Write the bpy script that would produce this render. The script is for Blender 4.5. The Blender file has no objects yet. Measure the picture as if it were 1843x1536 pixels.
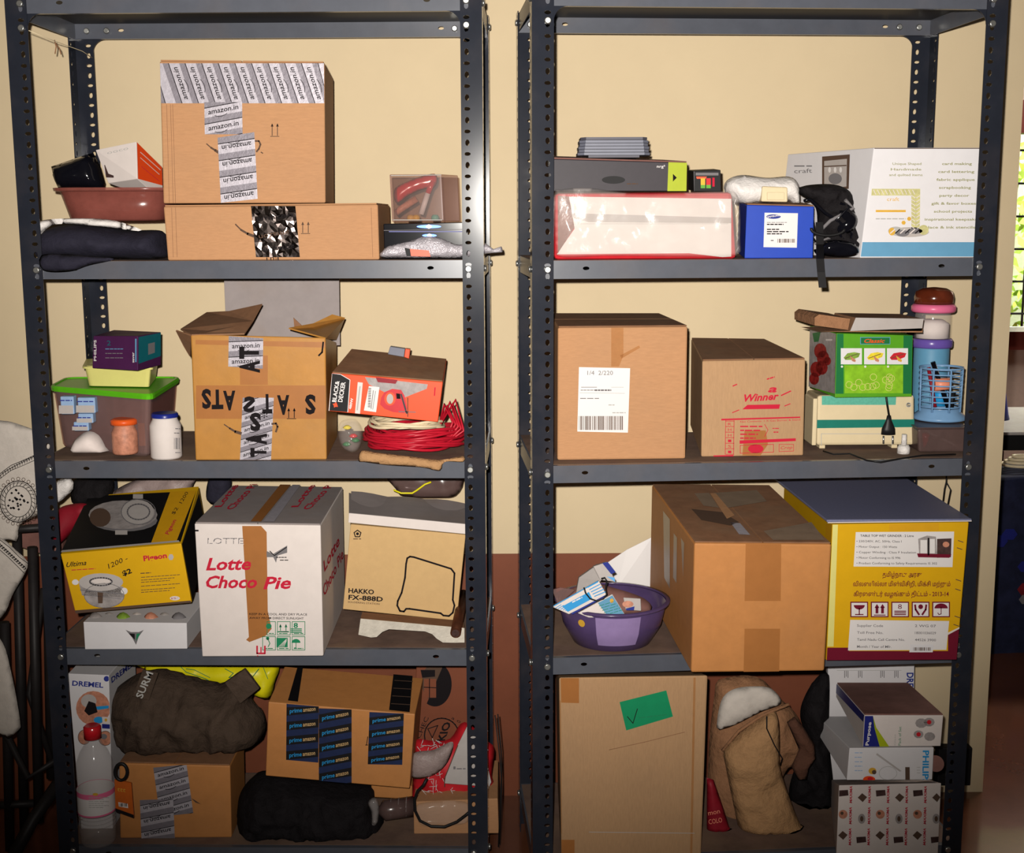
import bpy, bmesh, math, random
from mathutils import Vector, Matrix, noise
from mathutils.geometry import tessellate_polygon, delaunay_2d_cdt

S = bpy.context.scene
COL = S.collection
# ------------------------------------------------------------------ camera
FPX, CXP, CYP = 2316.07, 921.5, 768.0
PITCH, YAW, ROLL = 0.16187, 0.00574, -0.00383
CAM = Vector((-0.0101, -2.56906, 1.42429))
_fh = Vector((math.sin(YAW), math.cos(YAW), 0))
_R = Vector((math.cos(YAW), -math.sin(YAW), 0))
_F = _fh * math.cos(PITCH) + Vector((0, 0, -math.sin(PITCH)))
_U = _fh * math.sin(PITCH) + Vector((0, 0, math.cos(PITCH)))
RT = _R * math.cos(ROLL) + _U * math.sin(ROLL)
UP = _U * math.cos(ROLL) - _R * math.sin(ROLL)
cd = bpy.data.cameras.new('camera'); co = bpy.data.objects.new('camera', cd); COL.objects.link(co)
cd.sensor_fit = 'HORIZONTAL'; cd.sensor_width = 36.0; cd.lens = FPX / 1843 * 36.0
cd.clip_start = 0.05; cd.clip_end = 100
mw = Matrix((RT, UP, -_F)).transposed().to_4x4(); mw.translation = CAM
co.matrix_world = mw
S.camera = co
# ------------------------------------------------------------------ light
S.view_settings.view_transform = 'Standard'; S.view_settings.look = 'None'
S.view_settings.gamma = 1.0; S.view_settings.use_curve_mapping = False
S.view_settings.exposure = 0.0
w = bpy.data.worlds.new('room_light'); S.world = w; w.use_nodes = True
bg = w.node_tree.nodes['Background']; bg.inputs[0].default_value = (1.0, 0.86, 0.72, 1); bg.inputs[1].default_value = 0.055
ld = bpy.data.lights.new('camera_flash', 'SPOT'); lo = bpy.data.objects.new('camera_flash', ld); COL.objects.link(lo)
ld.energy = 570; ld.color = (1.0, 0.95, 0.88); ld.shadow_soft_size = 0.012
ld.spot_size = math.radians(76); ld.spot_blend = 1.0
lo.location = CAM + Vector((-0.035, 0.0, 0.05))
tgt = Vector((0.0, 0.3, 1.60)) - lo.location
lo.rotation_euler = tgt.to_track_quat('-Z', 'Y').to_euler()
# daylight outside the far window
dl = bpy.data.lights.new('daylight_outside', 'AREA'); do = bpy.data.objects.new('daylight_outside', dl); COL.objects.link(do)
dl.energy = 1100; dl.size = 2.5; dl.color = (1.0, 1.0, 0.92); do.location = (4.2, 4.2, 3.6)
do.rotation_euler = (Vector((3.9, 6.0, 1.2)) - do.location).to_track_quat('-Z', 'Y').to_euler()

# ------------------------------------------------------------------ pixel -> point in the room
def ray(px, py):
    return (_F * FPX + RT * (px - CXP) - UP * (py - CYP)).normalized()
def U(px, py, Y):
    d = ray(px, py); return CAM + d * ((Y - CAM.y) / d.y)
def Uz(px, py, z):
    d = ray(px, py); return CAM + d * ((z - CAM.z) / d.z)
def Uw(px, Y, z):
    """point at depth Y and height z that stands in column px"""
    p = Vector((0, Y, z)); lo_, hi = -3.0, 4.0
    for _ in range(40):
        p.x = (lo_ + hi) / 2
        v = p - CAM; u = CXP + FPX * v.dot(RT) / v.dot(_F)
        if u < px: lo_ = p.x
        else: hi = p.x
    return p.copy()
def mpp(Y): return (Y - CAM.y) / FPX * 1.02

# ------------------------------------------------------------------ materials
def lin(c):
    c = c / 255.0
    return c / 12.92 if c <= .04045 else ((c + .055) / 1.055) ** 2.4
MATS = {}
def M(name, rgb, rough=.6, metal=0.0, k=.72, var=.10, scale=40, bump=0.0, spec=.2, alpha=1.0, trans=0.0, emit=None, aniso=None, coat=0.0, dust=0.0):
    m = bpy.data.materials.new(name); m.use_nodes = True
    nt = m.node_tree; b = nt.nodes['Principled BSDF']
    col = tuple(lin(c) * k for c in rgb)
    b.inputs['Roughness'].default_value = rough; b.inputs['Metallic'].default_value = metal
    b.inputs['Specular IOR Level'].default_value = spec
    b.inputs['Coat Weight'].default_value = coat
    b.inputs['Base Color'].default_value = (*col, 1)
    if var or bump or dust:
        tc = nt.nodes.new('ShaderNodeTexCoord'); n = nt.nodes.new('ShaderNodeTexNoise')
        mp = nt.nodes.new('ShaderNodeMapping'); mp.inputs['Scale'].default_value = aniso or (1, 1, 1)
        nt.links.new(tc.outputs['Object'], mp.inputs[0]); nt.links.new(mp.outputs[0], n.inputs['Vector'])
        n.inputs['Scale'].default_value = scale; n.inputs['Detail'].default_value = 5; n.inputs['Roughness'].default_value = .65
        if var:
            mx = nt.nodes.new('ShaderNodeMix'); mx.data_type = 'RGBA'
            mx.inputs['A'].default_value = (*[c * (1 - var) for c in col], 1)
            mx.inputs['B'].default_value = (*[min(1, c * (1 + var)) for c in col], 1)
            rp = nt.nodes.new('ShaderNodeMapRange'); rp.inputs[1].default_value = .3; rp.inputs[2].default_value = .7
            nt.links.new(n.outputs[0], rp.inputs[0]); nt.links.new(rp.outputs[0], mx.inputs['Factor'])
            nt.links.new(mx.outputs['Result'], b.inputs['Base Color'])
            if dust:
                n3 = nt.nodes.new('ShaderNodeTexNoise'); n3.inputs['Scale'].default_value = 9; n3.inputs['Detail'].default_value = 6
                nt.links.new(tc.outputs['Object'], n3.inputs['Vector'])
                r3 = nt.nodes.new('ShaderNodeMapRange'); r3.inputs[1].default_value = .48; r3.inputs[2].default_value = .72; r3.inputs[4].default_value = dust
                nt.links.new(n3.outputs[0], r3.inputs[0])
                m3 = nt.nodes.new('ShaderNodeMix'); m3.data_type = 'RGBA'
                m3.inputs['B'].default_value = (.20, .13, .08, 1)
                nt.links.new(mx.outputs['Result'], m3.inputs['A']); nt.links.new(r3.outputs[0], m3.inputs['Factor'])
                nt.links.new(m3.outputs['Result'], b.inputs['Base Color'])
        if bump:
            bp = nt.nodes.new('ShaderNodeBump'); bp.inputs['Strength'].default_value = bump; bp.inputs['Distance'].default_value = .010 if bump >= .5 else .004
            nt.links.new(n.outputs[0], bp.inputs['Height']); nt.links.new(bp.outputs[0], b.inputs['Normal'])
    if alpha < 1:
        out = nt.nodes['Material Output']; tr = nt.nodes.new('ShaderNodeBsdfTransparent'); ms = nt.nodes.new('ShaderNodeMixShader')
        tr.inputs[0].default_value = (*[max(.45, min(1, c * 1.5 + .3)) for c in col], 1)
        ms.inputs[0].default_value = alpha
        nt.links.new(tr.outputs[0], ms.inputs[1]); nt.links.new(b.outputs[0], ms.inputs[2]); nt.links.new(ms.outputs[0], out.inputs[0])
    if emit:
        b.inputs['Emission Color'].default_value = (*[lin(c) for c in rgb], 1); b.inputs['Emission Strength'].default_value = emit
    if name.startswith('ink'): b.inputs['Specular IOR Level'].default_value = .04; b.inputs['Roughness'].default_value = .9
    MATS[name] = m
    return m
M('kraft', (184, 136, 96), .75, var=.07, scale=60, aniso=(1, 1, 6), bump=.12, dust=.12)
M('kraft_orange', (190, 128, 72), .55, var=.06, scale=40, bump=.08, dust=.10)
M('kraft_pale', (180, 142, 104), .75, var=.07, scale=60, aniso=(6, 1, 1), bump=.10, dust=.15)
M('kraft_dusty', (140, 100, 72), .9, var=.16, scale=30, dust=.5)  # carton tops' dimness under grazing light put into the colour, dust mottled over
M('kraft_fresh', (204, 168, 116), .7, var=.04, scale=70, dust=.05)
M('kraft_ochre', (180, 126, 58), .45, var=.08, scale=25, bump=.10, dust=.15)
M('brown_tape', (166, 108, 58), .3, var=.05, scale=30, spec=.3)
M('tape_pale', (150, 128, 108), .3, var=.12, scale=40, spec=.4)  # clear tape with its shine put into a pale opaque colour
M('clear_tape', (205, 165, 115), .18, var=.08, scale=60, alpha=.35, spec=.4)
M('silver_tape', (178, 172, 180), .40, metal=.15, var=.08, scale=120, bump=.2)
M('silver_dark', (128, 122, 130), .40, metal=.15, var=.08, scale=120, bump=.2)
M('foil', (128, 116, 112), .2, metal=1.0, var=.2, scale=55)
M('ink', (32, 28, 30), .6, var=0)
M('ink_soft', (92, 72, 60), .7, var=0)
M('ink_grey', (120, 116, 118), .7, var=0)
M('ink_faint', (178, 176, 172), .7, var=0)
M('ink_red', (196, 40, 62), .6, var=0)
M('ink_maroon', (112, 26, 46), .6, var=.05)
M('ink_green', (40, 130, 90), .6, var=0)
M('ink_blue', (52, 62, 140), .6, var=0)
M('paper', (240, 228, 222), .7, k=.60, var=.03, scale=40)
M('paper_white', (240, 236, 238), .6, k=.60, var=.02, scale=40)
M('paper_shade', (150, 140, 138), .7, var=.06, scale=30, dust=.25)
M('paper_dull', (196, 188, 184), .7, k=.62, var=.05, scale=40, dust=.2)
M('label_white', (244, 238, 236), .45, k=.60, var=.0)
M('post_paint', (38, 41, 50), .13, var=.10, scale=18, spec=.28, dust=.05)
M('shelf_paint', (84, 87, 96), .27, var=.08, scale=22, spec=.3, dust=.10)
M('shelf_dust', (120, 96, 84), .9, var=.2, scale=22, dust=.6)
M('zinc', (205, 205, 200), .28, metal=.9, var=.1, scale=120)
M('steel', (214, 206, 192), .35, metal=.25, var=.12, scale=70, bump=.2)
M('tape_navy', (36, 46, 80), .4, var=.1, scale=60)
M('umber_cloth', (92, 60, 46), .9, var=.2, scale=26, bump=.8)
M('copper', (104, 62, 44), .4, metal=.7, var=.2)
M('wall_cream', (232, 210, 172), .75, k=.62, var=.03, scale=5, bump=.05)
M('dado_brown', (138, 78, 54), .5, k=.60, var=.09, scale=9, bump=.05)
M('floor_red', (120, 72, 50), .16, k=.62, var=.14, scale=6, spec=.55)
M('far_grey', (150, 128, 116), .8, k=.8, var=.05)
M('dark_wood', (96, 36, 28), .5, var=.15, scale=12)
M('black', (16, 14, 16), .6, var=.15, scale=30)
M('black_cloth', (26, 23, 25), .8, var=.3, scale=30, bump=.8, spec=.1)
M('black_gloss', (14, 14, 20), .10, var=.1, spec=.25)
M('navy_cloth', (36, 34, 48), .85, var=.2, scale=30, bump=.5)
M('olive_cloth', (76, 62, 52), .85, var=.22, scale=22, bump=1.0, spec=.1)
M('rubber', (26, 25, 26), .45, var=.05)
M('iron', (38, 34, 34), .5, var=.25, scale=20)
M('grey_plastic', (112, 114, 128), .45, var=.06)
M('grey_dark', (84, 82, 92), .5, var=.08)
M('lime', (186, 200, 30), .5, k=.55, var=.04)
M('graphite', (50, 44, 50), .5, var=.07, scale=90)
M('red_bag', (196, 34, 44), .45, var=.1, scale=30)
M('red_dark', (140, 22, 38), .55, var=.12, scale=30)
M('red_gloss', (205, 30, 40), .2, var=.05, spec=.6)
M('red_cable', (186, 26, 46), .35, var=.08)
M('white_cable', (232, 214, 178), .4, var=.05)
M('cream_plastic', (236, 216, 176), .4, k=.62, var=.03)
M('teal', (20, 118, 102), .45, var=.06)
M('teal_light', (92, 174, 152), .5, var=.12, scale=200)
M('yellow', (234, 180, 20), .4, k=.62, var=.03)
M('yellow_band', (214, 158, 24), .45, var=.05)
M('yellow_bag', (226, 214, 22), .35, var=.1, scale=14, bump=.4)
M('lemon', (222, 214, 128), .4, var=.03)
M('leaf_green', (104, 170, 26), .4, var=.05)
M('green_bright', (86, 158, 30), .45, var=.06)
M('green_mottle', (132, 186, 34), .45, var=.22, scale=60)
M('green_dark', (24, 110, 58), .45, var=.04)
M('green_tape', (18, 140, 92), .5, var=.05)
M('lid_green', (96, 190, 30), .35, var=.06)
M('blue', (28, 66, 176), .4, var=.03)
M('blue_deep', (34, 40, 120), .4, var=.05)
M('blue_sky', (104, 164, 200), .5, k=.6, var=.04)
M('blue_stripe', (40, 150, 214), .45, var=.0)
M('blue_pale', (150, 178, 214), .6, var=.1)
M('blue_plastic', (120, 160, 200), .3, var=.06)
M('blue_lid', (30, 42, 130), .3, var=.05)
M('purple_box', (72, 30, 72), .5, var=.06)
M('teal_box', (18, 100, 110), .5, var=.06)
M('lilac', (150, 128, 176), .5, var=.06)
M('violet', (106, 84, 168), .25, var=.04)
M('tub_violet', (86, 68, 110), .22, var=.08, alpha=.88, spec=.4)
M('pink', (232, 112, 152), .3, var=.04)
M('tub_pink', (150, 84, 74), .2, var=.12, alpha=.66, spec=.4)
M('clear', (225, 215, 212), .12, var=.0, alpha=.16, spec=.8)
M('clear_milky', (176, 146, 142), .15, var=.08, alpha=.30, spec=.2)
M('case_clear', (170, 150, 144), .12, var=.1, alpha=.16, spec=.3)
M('clear_smoke', (120, 96, 92), .2, var=.1, alpha=.5, spec=.6)
M('clear_brown', (110, 46, 26), .15, var=.25, alpha=.8, spec=.8)
M('wrap', (228, 216, 210), .16, var=.2, scale=10, alpha=.11, bump=.3, spec=.4)
M('bag_white', (226, 220, 216), .4, var=.08, scale=30, bump=.7)
M('bag_grey', (150, 132, 128), .45, var=.15, scale=30, bump=.5)
M('pouch', (176, 170, 176), .3, metal=.2, var=.15, scale=40, bump=.8)
M('orange', (236, 78, 30), .4, var=.03)
M('orange_dark', (196, 96, 34), .45, var=.1)
M('orange_lid', (232, 92, 34), .35, var=.04)
M('cloth_white', (206, 196, 186), .9, var=.06, scale=60, bump=.4)
M('cotton', (236, 222, 216), .9, var=.06)
M('jute', (156, 112, 80), .9, var=.12, scale=70, bump=.6)
M('jute_light', (180, 138, 96), .9, var=.10, scale=70, bump=.6)
M('slate_blue', (104, 106, 132), .35, k=1.0, var=.12, scale=200, spec=.6)
M('photo_dark', (70, 50, 48), .5, var=.4, scale=120)
M('photo_grey', (158, 150, 148), .4, var=.25, scale=60)
M('photo_skin', (196, 132, 106), .5, var=.3, scale=90)
M('photo_red', (150, 36, 34), .5, var=.5, scale=110)
M('photo_green', (128, 160, 60), .5, var=.35, scale=150)
M('photo_yellow', (228, 206, 50), .5, var=.25, scale=150)
M('gold', (214, 166, 60), .5, var=.1)
M('ink_olive', (150, 148, 104), .8, var=0)
M('chevron', (196, 190, 132), .6, var=.2, scale=120)
M('peach', (240, 150, 120), .4, var=.08)
M('led', (70, 110, 255), .4, emit=4.0, var=0)  # blue emission for the bright spots on the black box
M('led_core', (220, 230, 255), .4, emit=5.0, var=0)
M('quilt', (30, 34, 60), .9, var=.4, scale=20)
M('quilt_red', (120, 24, 34), .9, var=.3, scale=20)
M('foliage', (190, 226, 96), .7, k=1.0, var=.3, scale=6)
M('window_white', (240, 240, 220), .4)
M('dusty_brown', (132, 92, 84), .9, var=.18, scale=24)

# ------------------------------------------------------------------ mesh helpers
ORI = {}
class G:
    def __init__(s): s.bm = bmesh.new(); s.mats = []; s.smooth = set()
    def mi(s, m):
        if m not in s.mats: s.mats.append(m)
        return s.mats.index(m)
    def face(s, pts, m, smooth=False):
        try: f = s.bm.faces.new([s.bm.verts.new(p) for p in pts])
        except ValueError: return
        f.material_index = s.mi(m); f.smooth = smooth
    def mesh(s, vs, fs, m, smooth=False):
        k = s.mi(m); bv = [s.bm.verts.new(v) for v in vs]
        for f in fs:
            try: bf = s.bm.faces.new([bv[i] for i in f])
            except ValueError: continue
            bf.material_index = k; bf.smooth = smooth
    def hexa(s, F, B, m, bev=.003, seg=2):
        """F, B: front and back corners TL TR BR BL"""
        t = bmesh.new(); v = [t.verts.new(p) for p in list(F) + list(B)]
        for q in ((0, 3, 2, 1), (4, 5, 6, 7), (0, 1, 5, 4), (3, 7, 6, 2), (0, 4, 7, 3), (1, 2, 6, 5)):
            t.faces.new([v[i] for i in q])
        bmesh.ops.recalc_face_normals(t, faces=t.faces)
        if bev: bmesh.ops.bevel(t, geom=list(t.edges), offset=bev, segments=seg, profile=.5, affect='EDGES', clamp_overlap=True)
        s._merge(t, m, bool(bev))
    def _merge(s, t, m, smooth):
        k = s.mi(m); mp = {}
        for v in t.verts: mp[v] = s.bm.verts.new(v.co)
        for f in t.faces:
            try: nf = s.bm.faces.new([mp[v] for v in f.verts])
            except ValueError: continue
            nf.material_index = k; nf.smooth = False
        t.free()
    def box(s, lo_, hi, m, bev=0):
        x0, y0, z0 = lo_; x1, y1, z1 = hi
        F = [(x0, y0, z1), (x1, y0, z1), (x1, y0, z0), (x0, y0, z0)]
        s.hexa([Vector(p) for p in F], [Vector((p[0], y1, p[2])) for p in F], m, bev)
    def tube(s, pts, r, m, n=8, closed=False):
        pts = [Vector(p) for p in pts]; k = s.mi(m); rings = []; N = len(pts); pa = None
        rr = r if isinstance(r, (list, tuple)) else [r] * N
        for i, p in enumerate(pts):
            a = pts[(i - 1) % N] if (i or closed) else p; b = pts[(i + 1) % N] if (i < N - 1 or closed) else p
            t = (b - a); t = t.normalized() if t.length > 1e-9 else Vector((0, 0, 1))
            if pa is None:
                pa = t.orthogonal().normalized()
            pa = (pa - t * pa.dot(t)); pa = pa.normalized() if pa.length > 1e-6 else t.orthogonal().normalized()
            q = t.cross(pa)
            rings.append([s.bm.verts.new(p + (pa * math.cos(2 * math.pi * j / n) + q * math.sin(2 * math.pi * j / n)) * rr[i]) for j in range(n)])
        for i in range(N if closed else N - 1):
            A, B = rings[i], rings[(i + 1) % N]
            for j in range(n):
                f = s.bm.faces.new((A[j], A[(j + 1) % n], B[(j + 1) % n], B[j])); f.material_index = k; f.smooth = True
        if not closed:
            for R_ in (rings[0], rings[-1][::-1]):
                f = s.bm.faces.new(R_); f.material_index = k
    def lathe(s, c, prof, m, n=32, sx=1, sy=1, sq=2.0, rot=0, cap0=True, cap1=False, axis=None):
        """prof [(r, z)] ; sq > 2 squares the section; axis tilts it"""
        k = s.mi(m); c = Vector(c); rings = []
        Q = Vector((0, 0, 1)).rotation_difference(Vector(axis).normalized()).to_matrix() if axis else Matrix.Identity(3)
        for r, z in prof:
            ring = []
            for j in range(n):
                a = 2 * math.pi * j / n; cc, ss = math.cos(a), math.sin(a)
                g = (abs(cc) ** sq + abs(ss) ** sq) ** (-1 / sq) if sq != 2 else 1
                x, y = r * g * cc * sx, r * g * ss * sy
                x, y = x * math.cos(rot) - y * math.sin(rot), x * math.sin(rot) + y * math.cos(rot)
                ring.append(s.bm.verts.new(c + Q @ Vector((x, y, z))))
            rings.append(ring)
        for A, B in zip(rings, rings[1:]):
            for j in range(n):
                f = s.bm.faces.new((A[j], A[(j + 1) % n], B[(j + 1) % n], B[j])); f.material_index = k; f.smooth = True
        if cap0: f = s.bm.faces.new(rings[0][::-1]); f.material_index = k
        if cap1: f = s.bm.faces.new(rings[-1]); f.material_index = k
    def inflate(s, out, Y, T, m, seed=1, amp=.006, fr=14., R=None, Tb=None, step=7, smooth=True, stretch=(1, 1, 1), zmin=None, Yf=None):
        """soft body: silhouette given in picture columns/rows at depth Y (or Yf(px,py)), puffed out to T in front and Tb behind"""
        Tb = T if Tb is None else Tb
        P = []
        n0 = len(out)
        if smooth:
            for i in range(n0):
                p0, p1, p2, p3 = [Vector(out[(i + j) % n0]) for j in (-1, 0, 1, 2)]
                L = max(2, int((p2 - p1).length / step))
                for t in range(L):
                    t /= L
                    P.append(.5 * ((2 * p1) + (p2 - p0) * t + (2 * p0 - 5 * p1 + 4 * p2 - p3) * t * t + (3 * p1 - p0 - 3 * p2 + p3) * t ** 3))
        else:
            for i in range(n0):
                a, b = Vector(out[i]), Vector(out[(i + 1) % n0]); L = max(1, int((b - a).length / step))
                P += [a.lerp(b, t / L) for t in range(L)]
        nb = len(P)
        segs = [(P[i], P[(i + 1) % nb]) for i in range(nb)]
        xs = [p.x for p in P]; ys = [p.y for p in P]
        def dist(q):
            d = 1e9
            for a, b in segs:
                ab = b - a; t = max(0, min(1, (q - a).dot(ab) / max(1e-9, ab.length_squared)))
                d = min(d, (q - a - ab * t).length)
            return d
        def inside(q):
            c_ = False
            for a, b in segs:
                if (a.y > q.y) != (b.y > q.y) and q.x < (b.x - a.x) * (q.y - a.y) / (b.y - a.y) + a.x: c_ = not c_
            return c_
        pts = list(P); ds = [0.0] * nb
        y = min(ys) + step / 2; row = 0
        while y < max(ys):
            x = min(xs) + (step / 2 if row % 2 else step)
            while x < max(xs):
                q = Vector((x, y))
                if inside(q):
                    d = dist(q)
                    if d > step * .45: pts.append(q); ds.append(d)
                x += step
            y += step; row += 1
        res = delaunay_2d_cdt(pts, [(i, (i + 1) % nb) for i in range(nb)], [list(range(nb))], 1, 1e-5)
        v2, fs, orig = res[0], res[2], res[3]
        mx = max(ds) if R is None else R
        front, back = [], []
        k = s.mi(m)
        for i, q in enumerate(v2):
            o_ = orig[i]; d = ds[o_[0]] if o_ else 0
            yy = Yf(q.x, q.y) if Yf else Y
            p = U(q.x, q.y, yy)
            h = math.sqrt(max(0, 1 - (1 - min(d / mx, 1)) ** 2))
            pn = Vector((p.x * stretch[0], p.z * stretch[2], seed * 7.3)) * fr
            pn = pn + Vector((noise.noise(pn * .6), noise.noise(pn * .6 + Vector((5, 5, 5))), 0)) * 1.1
            rg = lambda q: 1 - abs(noise.noise(q)) * 2.4
            wv = .62 * rg(pn) + .42 * rg(pn * 2.2 + Vector((3, 1, 7))) + .22 * rg(pn * 4.6)
            wv2 = noise.noise(pn * .8 + Vector((9, 9, 9)))
            e = min(1, d / (mx * .35 + 1e-6)) if mx > 0 else 0
            f = p + Vector((0, -T * h - amp * (wv - .4) * e, 0))
            b = p + Vector((0, Tb * h + amp * wv2 * e, 0))
            if zmin is not None: f.z = max(f.z, zmin); b.z = max(b.z, zmin)
            vf = s.bm.verts.new(f); front.append(vf)
            back.append(vf if d == 0 else s.bm.verts.new(b))
        for f in fs:
            for L, rev in ((front, 0), (back, 1)):
                vs = [L[i] for i in f]
                if len(set(vs)) < 3: continue
                if rev: vs = vs[::-1]
                try: nf = s.bm.faces.new(vs)
                except ValueError: continue
                nf.material_index = k; nf.smooth = True
    def obj(s, name, parent=None, recalc=True):
        if recalc: bmesh.ops.recalc_face_normals(s.bm, faces=s.bm.faces)
        me = bpy.data.meshes.new(name)
        if parent is not None: o = ORI[parent]
        else:
            vs = [v.co for v in s.bm.verts]
            lo_ = [min(v[i] for v in vs) for i in range(3)]; hi = [max(v[i] for v in vs) for i in range(3)]
            o = Vector(((lo_[0] + hi[0]) / 2, (lo_[1] + hi[1]) / 2, lo_[2]))
        for v in s.bm.verts: v.co -= o
        s.bm.to_mesh(me); s.bm.free()
        for m in s.mats: me.materials.append(MATS[m])
        ob = bpy.data.objects.new(name, me); COL.objects.link(ob)
        if parent is not None: ob.parent = parent
        else: ob.location = o
        ORI[ob] = o.copy()
        return ob
def tag(o, label, cat, group=None):
    o['label'] = label; o['category'] = cat
    if group: o['group'] = group
    return o
def thing(name, label, cat, loc, group=None):
    o = bpy.data.objects.new(name, None); COL.objects.link(o); o.empty_display_size = .05
    o.location = loc; ORI[o] = Vector(loc)
    return tag(o, label, cat, group)
def struct(g, name, parent=None):
    o = g.obj(name, parent); o['kind'] = 'structure'; return o
def one(g, name, label, cat, group=None): return tag(g.obj(name), label, cat, group)

# ------------------------------------------------------------------ flat print on real faces
_TX = {}
def text_mesh(body, bold=0, shear=0.0):
    key = (body, bold, shear)
    if key not in _TX:
        c = bpy.data.curves.new('t', 'FONT'); c.body = body; c.resolution_u = 2; c.offset = bold; c.shear = shear
        o = bpy.data.objects.new('t', c); m = o.to_mesh()
        vs = [(v.co.x, v.co.y) for v in m.vertices]; fs = [tuple(p.vertices) for p in m.polygons]
        o.to_mesh_clear(); bpy.data.objects.remove(o); bpy.data.curves.remove(c)
        _TX[key] = (vs, fs)
    return _TX[key]
class Dec:
    def __init__(s, pts, lift=.0006, clamp=False):
        s.items = []; s.p = pts[0]; s.u, s.v = pts[1] - pts[0], pts[-1] - pts[0]
        n = s.u.cross(s.v).normalized()
        if n.dot(CAM - s.p) < 0: n = -n
        s.n = n; s.lift = lift; s.clamp = clamp; s.q4 = pts if clamp and len(pts) == 4 and (pts[2] - (pts[1] + pts[3] - pts[0])).length > .0006 else None
    def at(s, x, y, l=0):
        d = ray(x, y); dn = d.dot(s.n)
        t = (s.p - CAM).dot(s.n) / dn
        q = CAM + d * t
        if s.clamp:
            w = q - s.p; uu, vv, uv = s.u.dot(s.u), s.v.dot(s.v), s.u.dot(s.v); wu, wv = w.dot(s.u), w.dot(s.v)
            det = uu * vv - uv * uv; a, b = (wu * vv - wv * uv) / det, (wv * uu - wu * uv) / det
            if s.q4:
                A, B, C_, E = s.q4
                bl = lambda a, b: (A * (1 - a) + B * a) * (1 - b) + (E * (1 - a) + C_ * a) * b
                def px(p):
                    w_ = p - CAM; z_ = w_.dot(_F); return CXP + FPX * w_.dot(RT) / z_, CYP - FPX * w_.dot(UP) / z_
                a, b = max(-.1, min(1.1, a)), max(-.1, min(1.1, b))
                for _ in range(4):
                    f0 = px(bl(a, b)); fa = px(bl(a + .01, b)); fb = px(bl(a, b + .01))
                    j11, j21, j12, j22 = (fa[0] - f0[0]) * 100, (fa[1] - f0[1]) * 100, (fb[0] - f0[0]) * 100, (fb[1] - f0[1]) * 100
                    dt = j11 * j22 - j12 * j21
                    if abs(dt) < 1e-6: break
                    ex, ey = x - f0[0], y - f0[1]
                    if abs(ex) + abs(ey) < .02: break
                    a += (ex * j22 - ey * j12) / dt; b += (j11 * ey - j21 * ex) / dt
                    a, b = max(-.1, min(1.1, a)), max(-.1, min(1.1, b))
                q = bl(max(.003, min(.997, a)), max(.003, min(.997, b)))
            else:
                a, b = max(.003, min(.997, a)), max(.003, min(.997, b)); q = s.p + s.u * a + s.v * b
        return q + s.n * (s.lift + .00025 * l)
    def _add(s, vs, fs, m): s.items.append((vs, fs, m))
    def poly(s, pts, m, l=0):
        P = [s.at(x, y, l) for x, y in pts]
        tr = tessellate_polygon([[Vector((x, y, 0)) for x, y in pts]])
        s._add(P, tr, m)
        return s
    def rect(s, x0, y0, x1, y1, m, l=0): return s.poly([(x0, y0), (x1, y0), (x1, y1), (x0, y1)], m, l)
    def line(s, pts, wd, m, l=1, closed=False):
        pts = [Vector(p) for p in pts]; N = len(pts)
        for i in range(N if closed else N - 1):
            a, b = pts[i], pts[(i + 1) % N]; t = (b - a)
            if t.length < 1e-6: continue
            t = t.normalized() * wd * .5; n = Vector((-t.y, t.x)); t *= .6
            s.poly([a - t + n, b + t + n, b + t - n, a - t - n], m, l)
        return s
    def ell(s, cx, cy, rx, ry, m, l=1, n=20, a0=0, a1=360):
        P = [(cx + rx * math.cos(math.radians(a0 + (a1 - a0) * i / n)), cy + ry * math.sin(math.radians(a0 + (a1 - a0) * i / n))) for i in range(n + (a1 - a0 < 360))]
        return s.poly(P, m, l)
    def ring(s, cx, cy, rx, ry, wd, m, l=1, n=24, a0=0, a1=360):
        P = [(cx + rx * math.cos(math.radians(a0 + (a1 - a0) * i / n)), cy + ry * math.sin(math.radians(a0 + (a1 - a0) * i / n))) for i in range(n + (a1 - a0 < 360))]
        return s.line(P, wd, m, l, closed=a1 - a0 >= 360)
    def text(s, body, a, b, h, m, l=2, bold=0, it=0.0, up=None):
        """baseline from a to b in the picture, cap height h"""
        vs, fs = text_mesh(body, bold, it)
        if not vs: return s
        x0 = min(v[0] for v in vs); x1 = max(v[0] for v in vs); wd = max(1e-6, x1 - x0)
        a, b = Vector(a), Vector(b); e = (b - a)
        u = Vector(up).normalized() if up else Vector((e.y, -e.x)).normalized()
        P = []
        for x, y in vs:
            q = a + e * ((x - x0) / wd) + u * (y / .72 * h)
            P.append(s.at(q.x, q.y, l))
        s._add(P, fs, m)
        return s
    def scribble(s, x0, y, x1, h, m, l=2, seed=1, words=5, ang=0.0):
        """a row of print too small to read: word-like dashes"""
        r = random.Random(seed); x = x0
        while x < x1 - 1:
            wd = r.uniform(.6, 1.4) * (x1 - x0) / words; e = min(x1, x + wd * .85)
            yy = y + (x - x0) * ang; y2 = y + (e - x0) * ang
            s.poly([(x, yy - h), (e, y2 - h), (e, y2), (x, yy)], m, l); x += wd
        return s
    def barcode(s, x0, y0, x1, y1, m='ink', l=2, seed=3, dx=0):
        r = random.Random(seed); x = x0
        while x < x1:
            wd = r.choice((.7, 1.1, 1.8)); e = min(x + wd, x1)
            s.poly([(x, y0), (e, y0), (e + dx, y1), (x + dx, y1)], m, l); x += wd + r.choice((.8, 1.2, 1.9))
        return s
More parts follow.
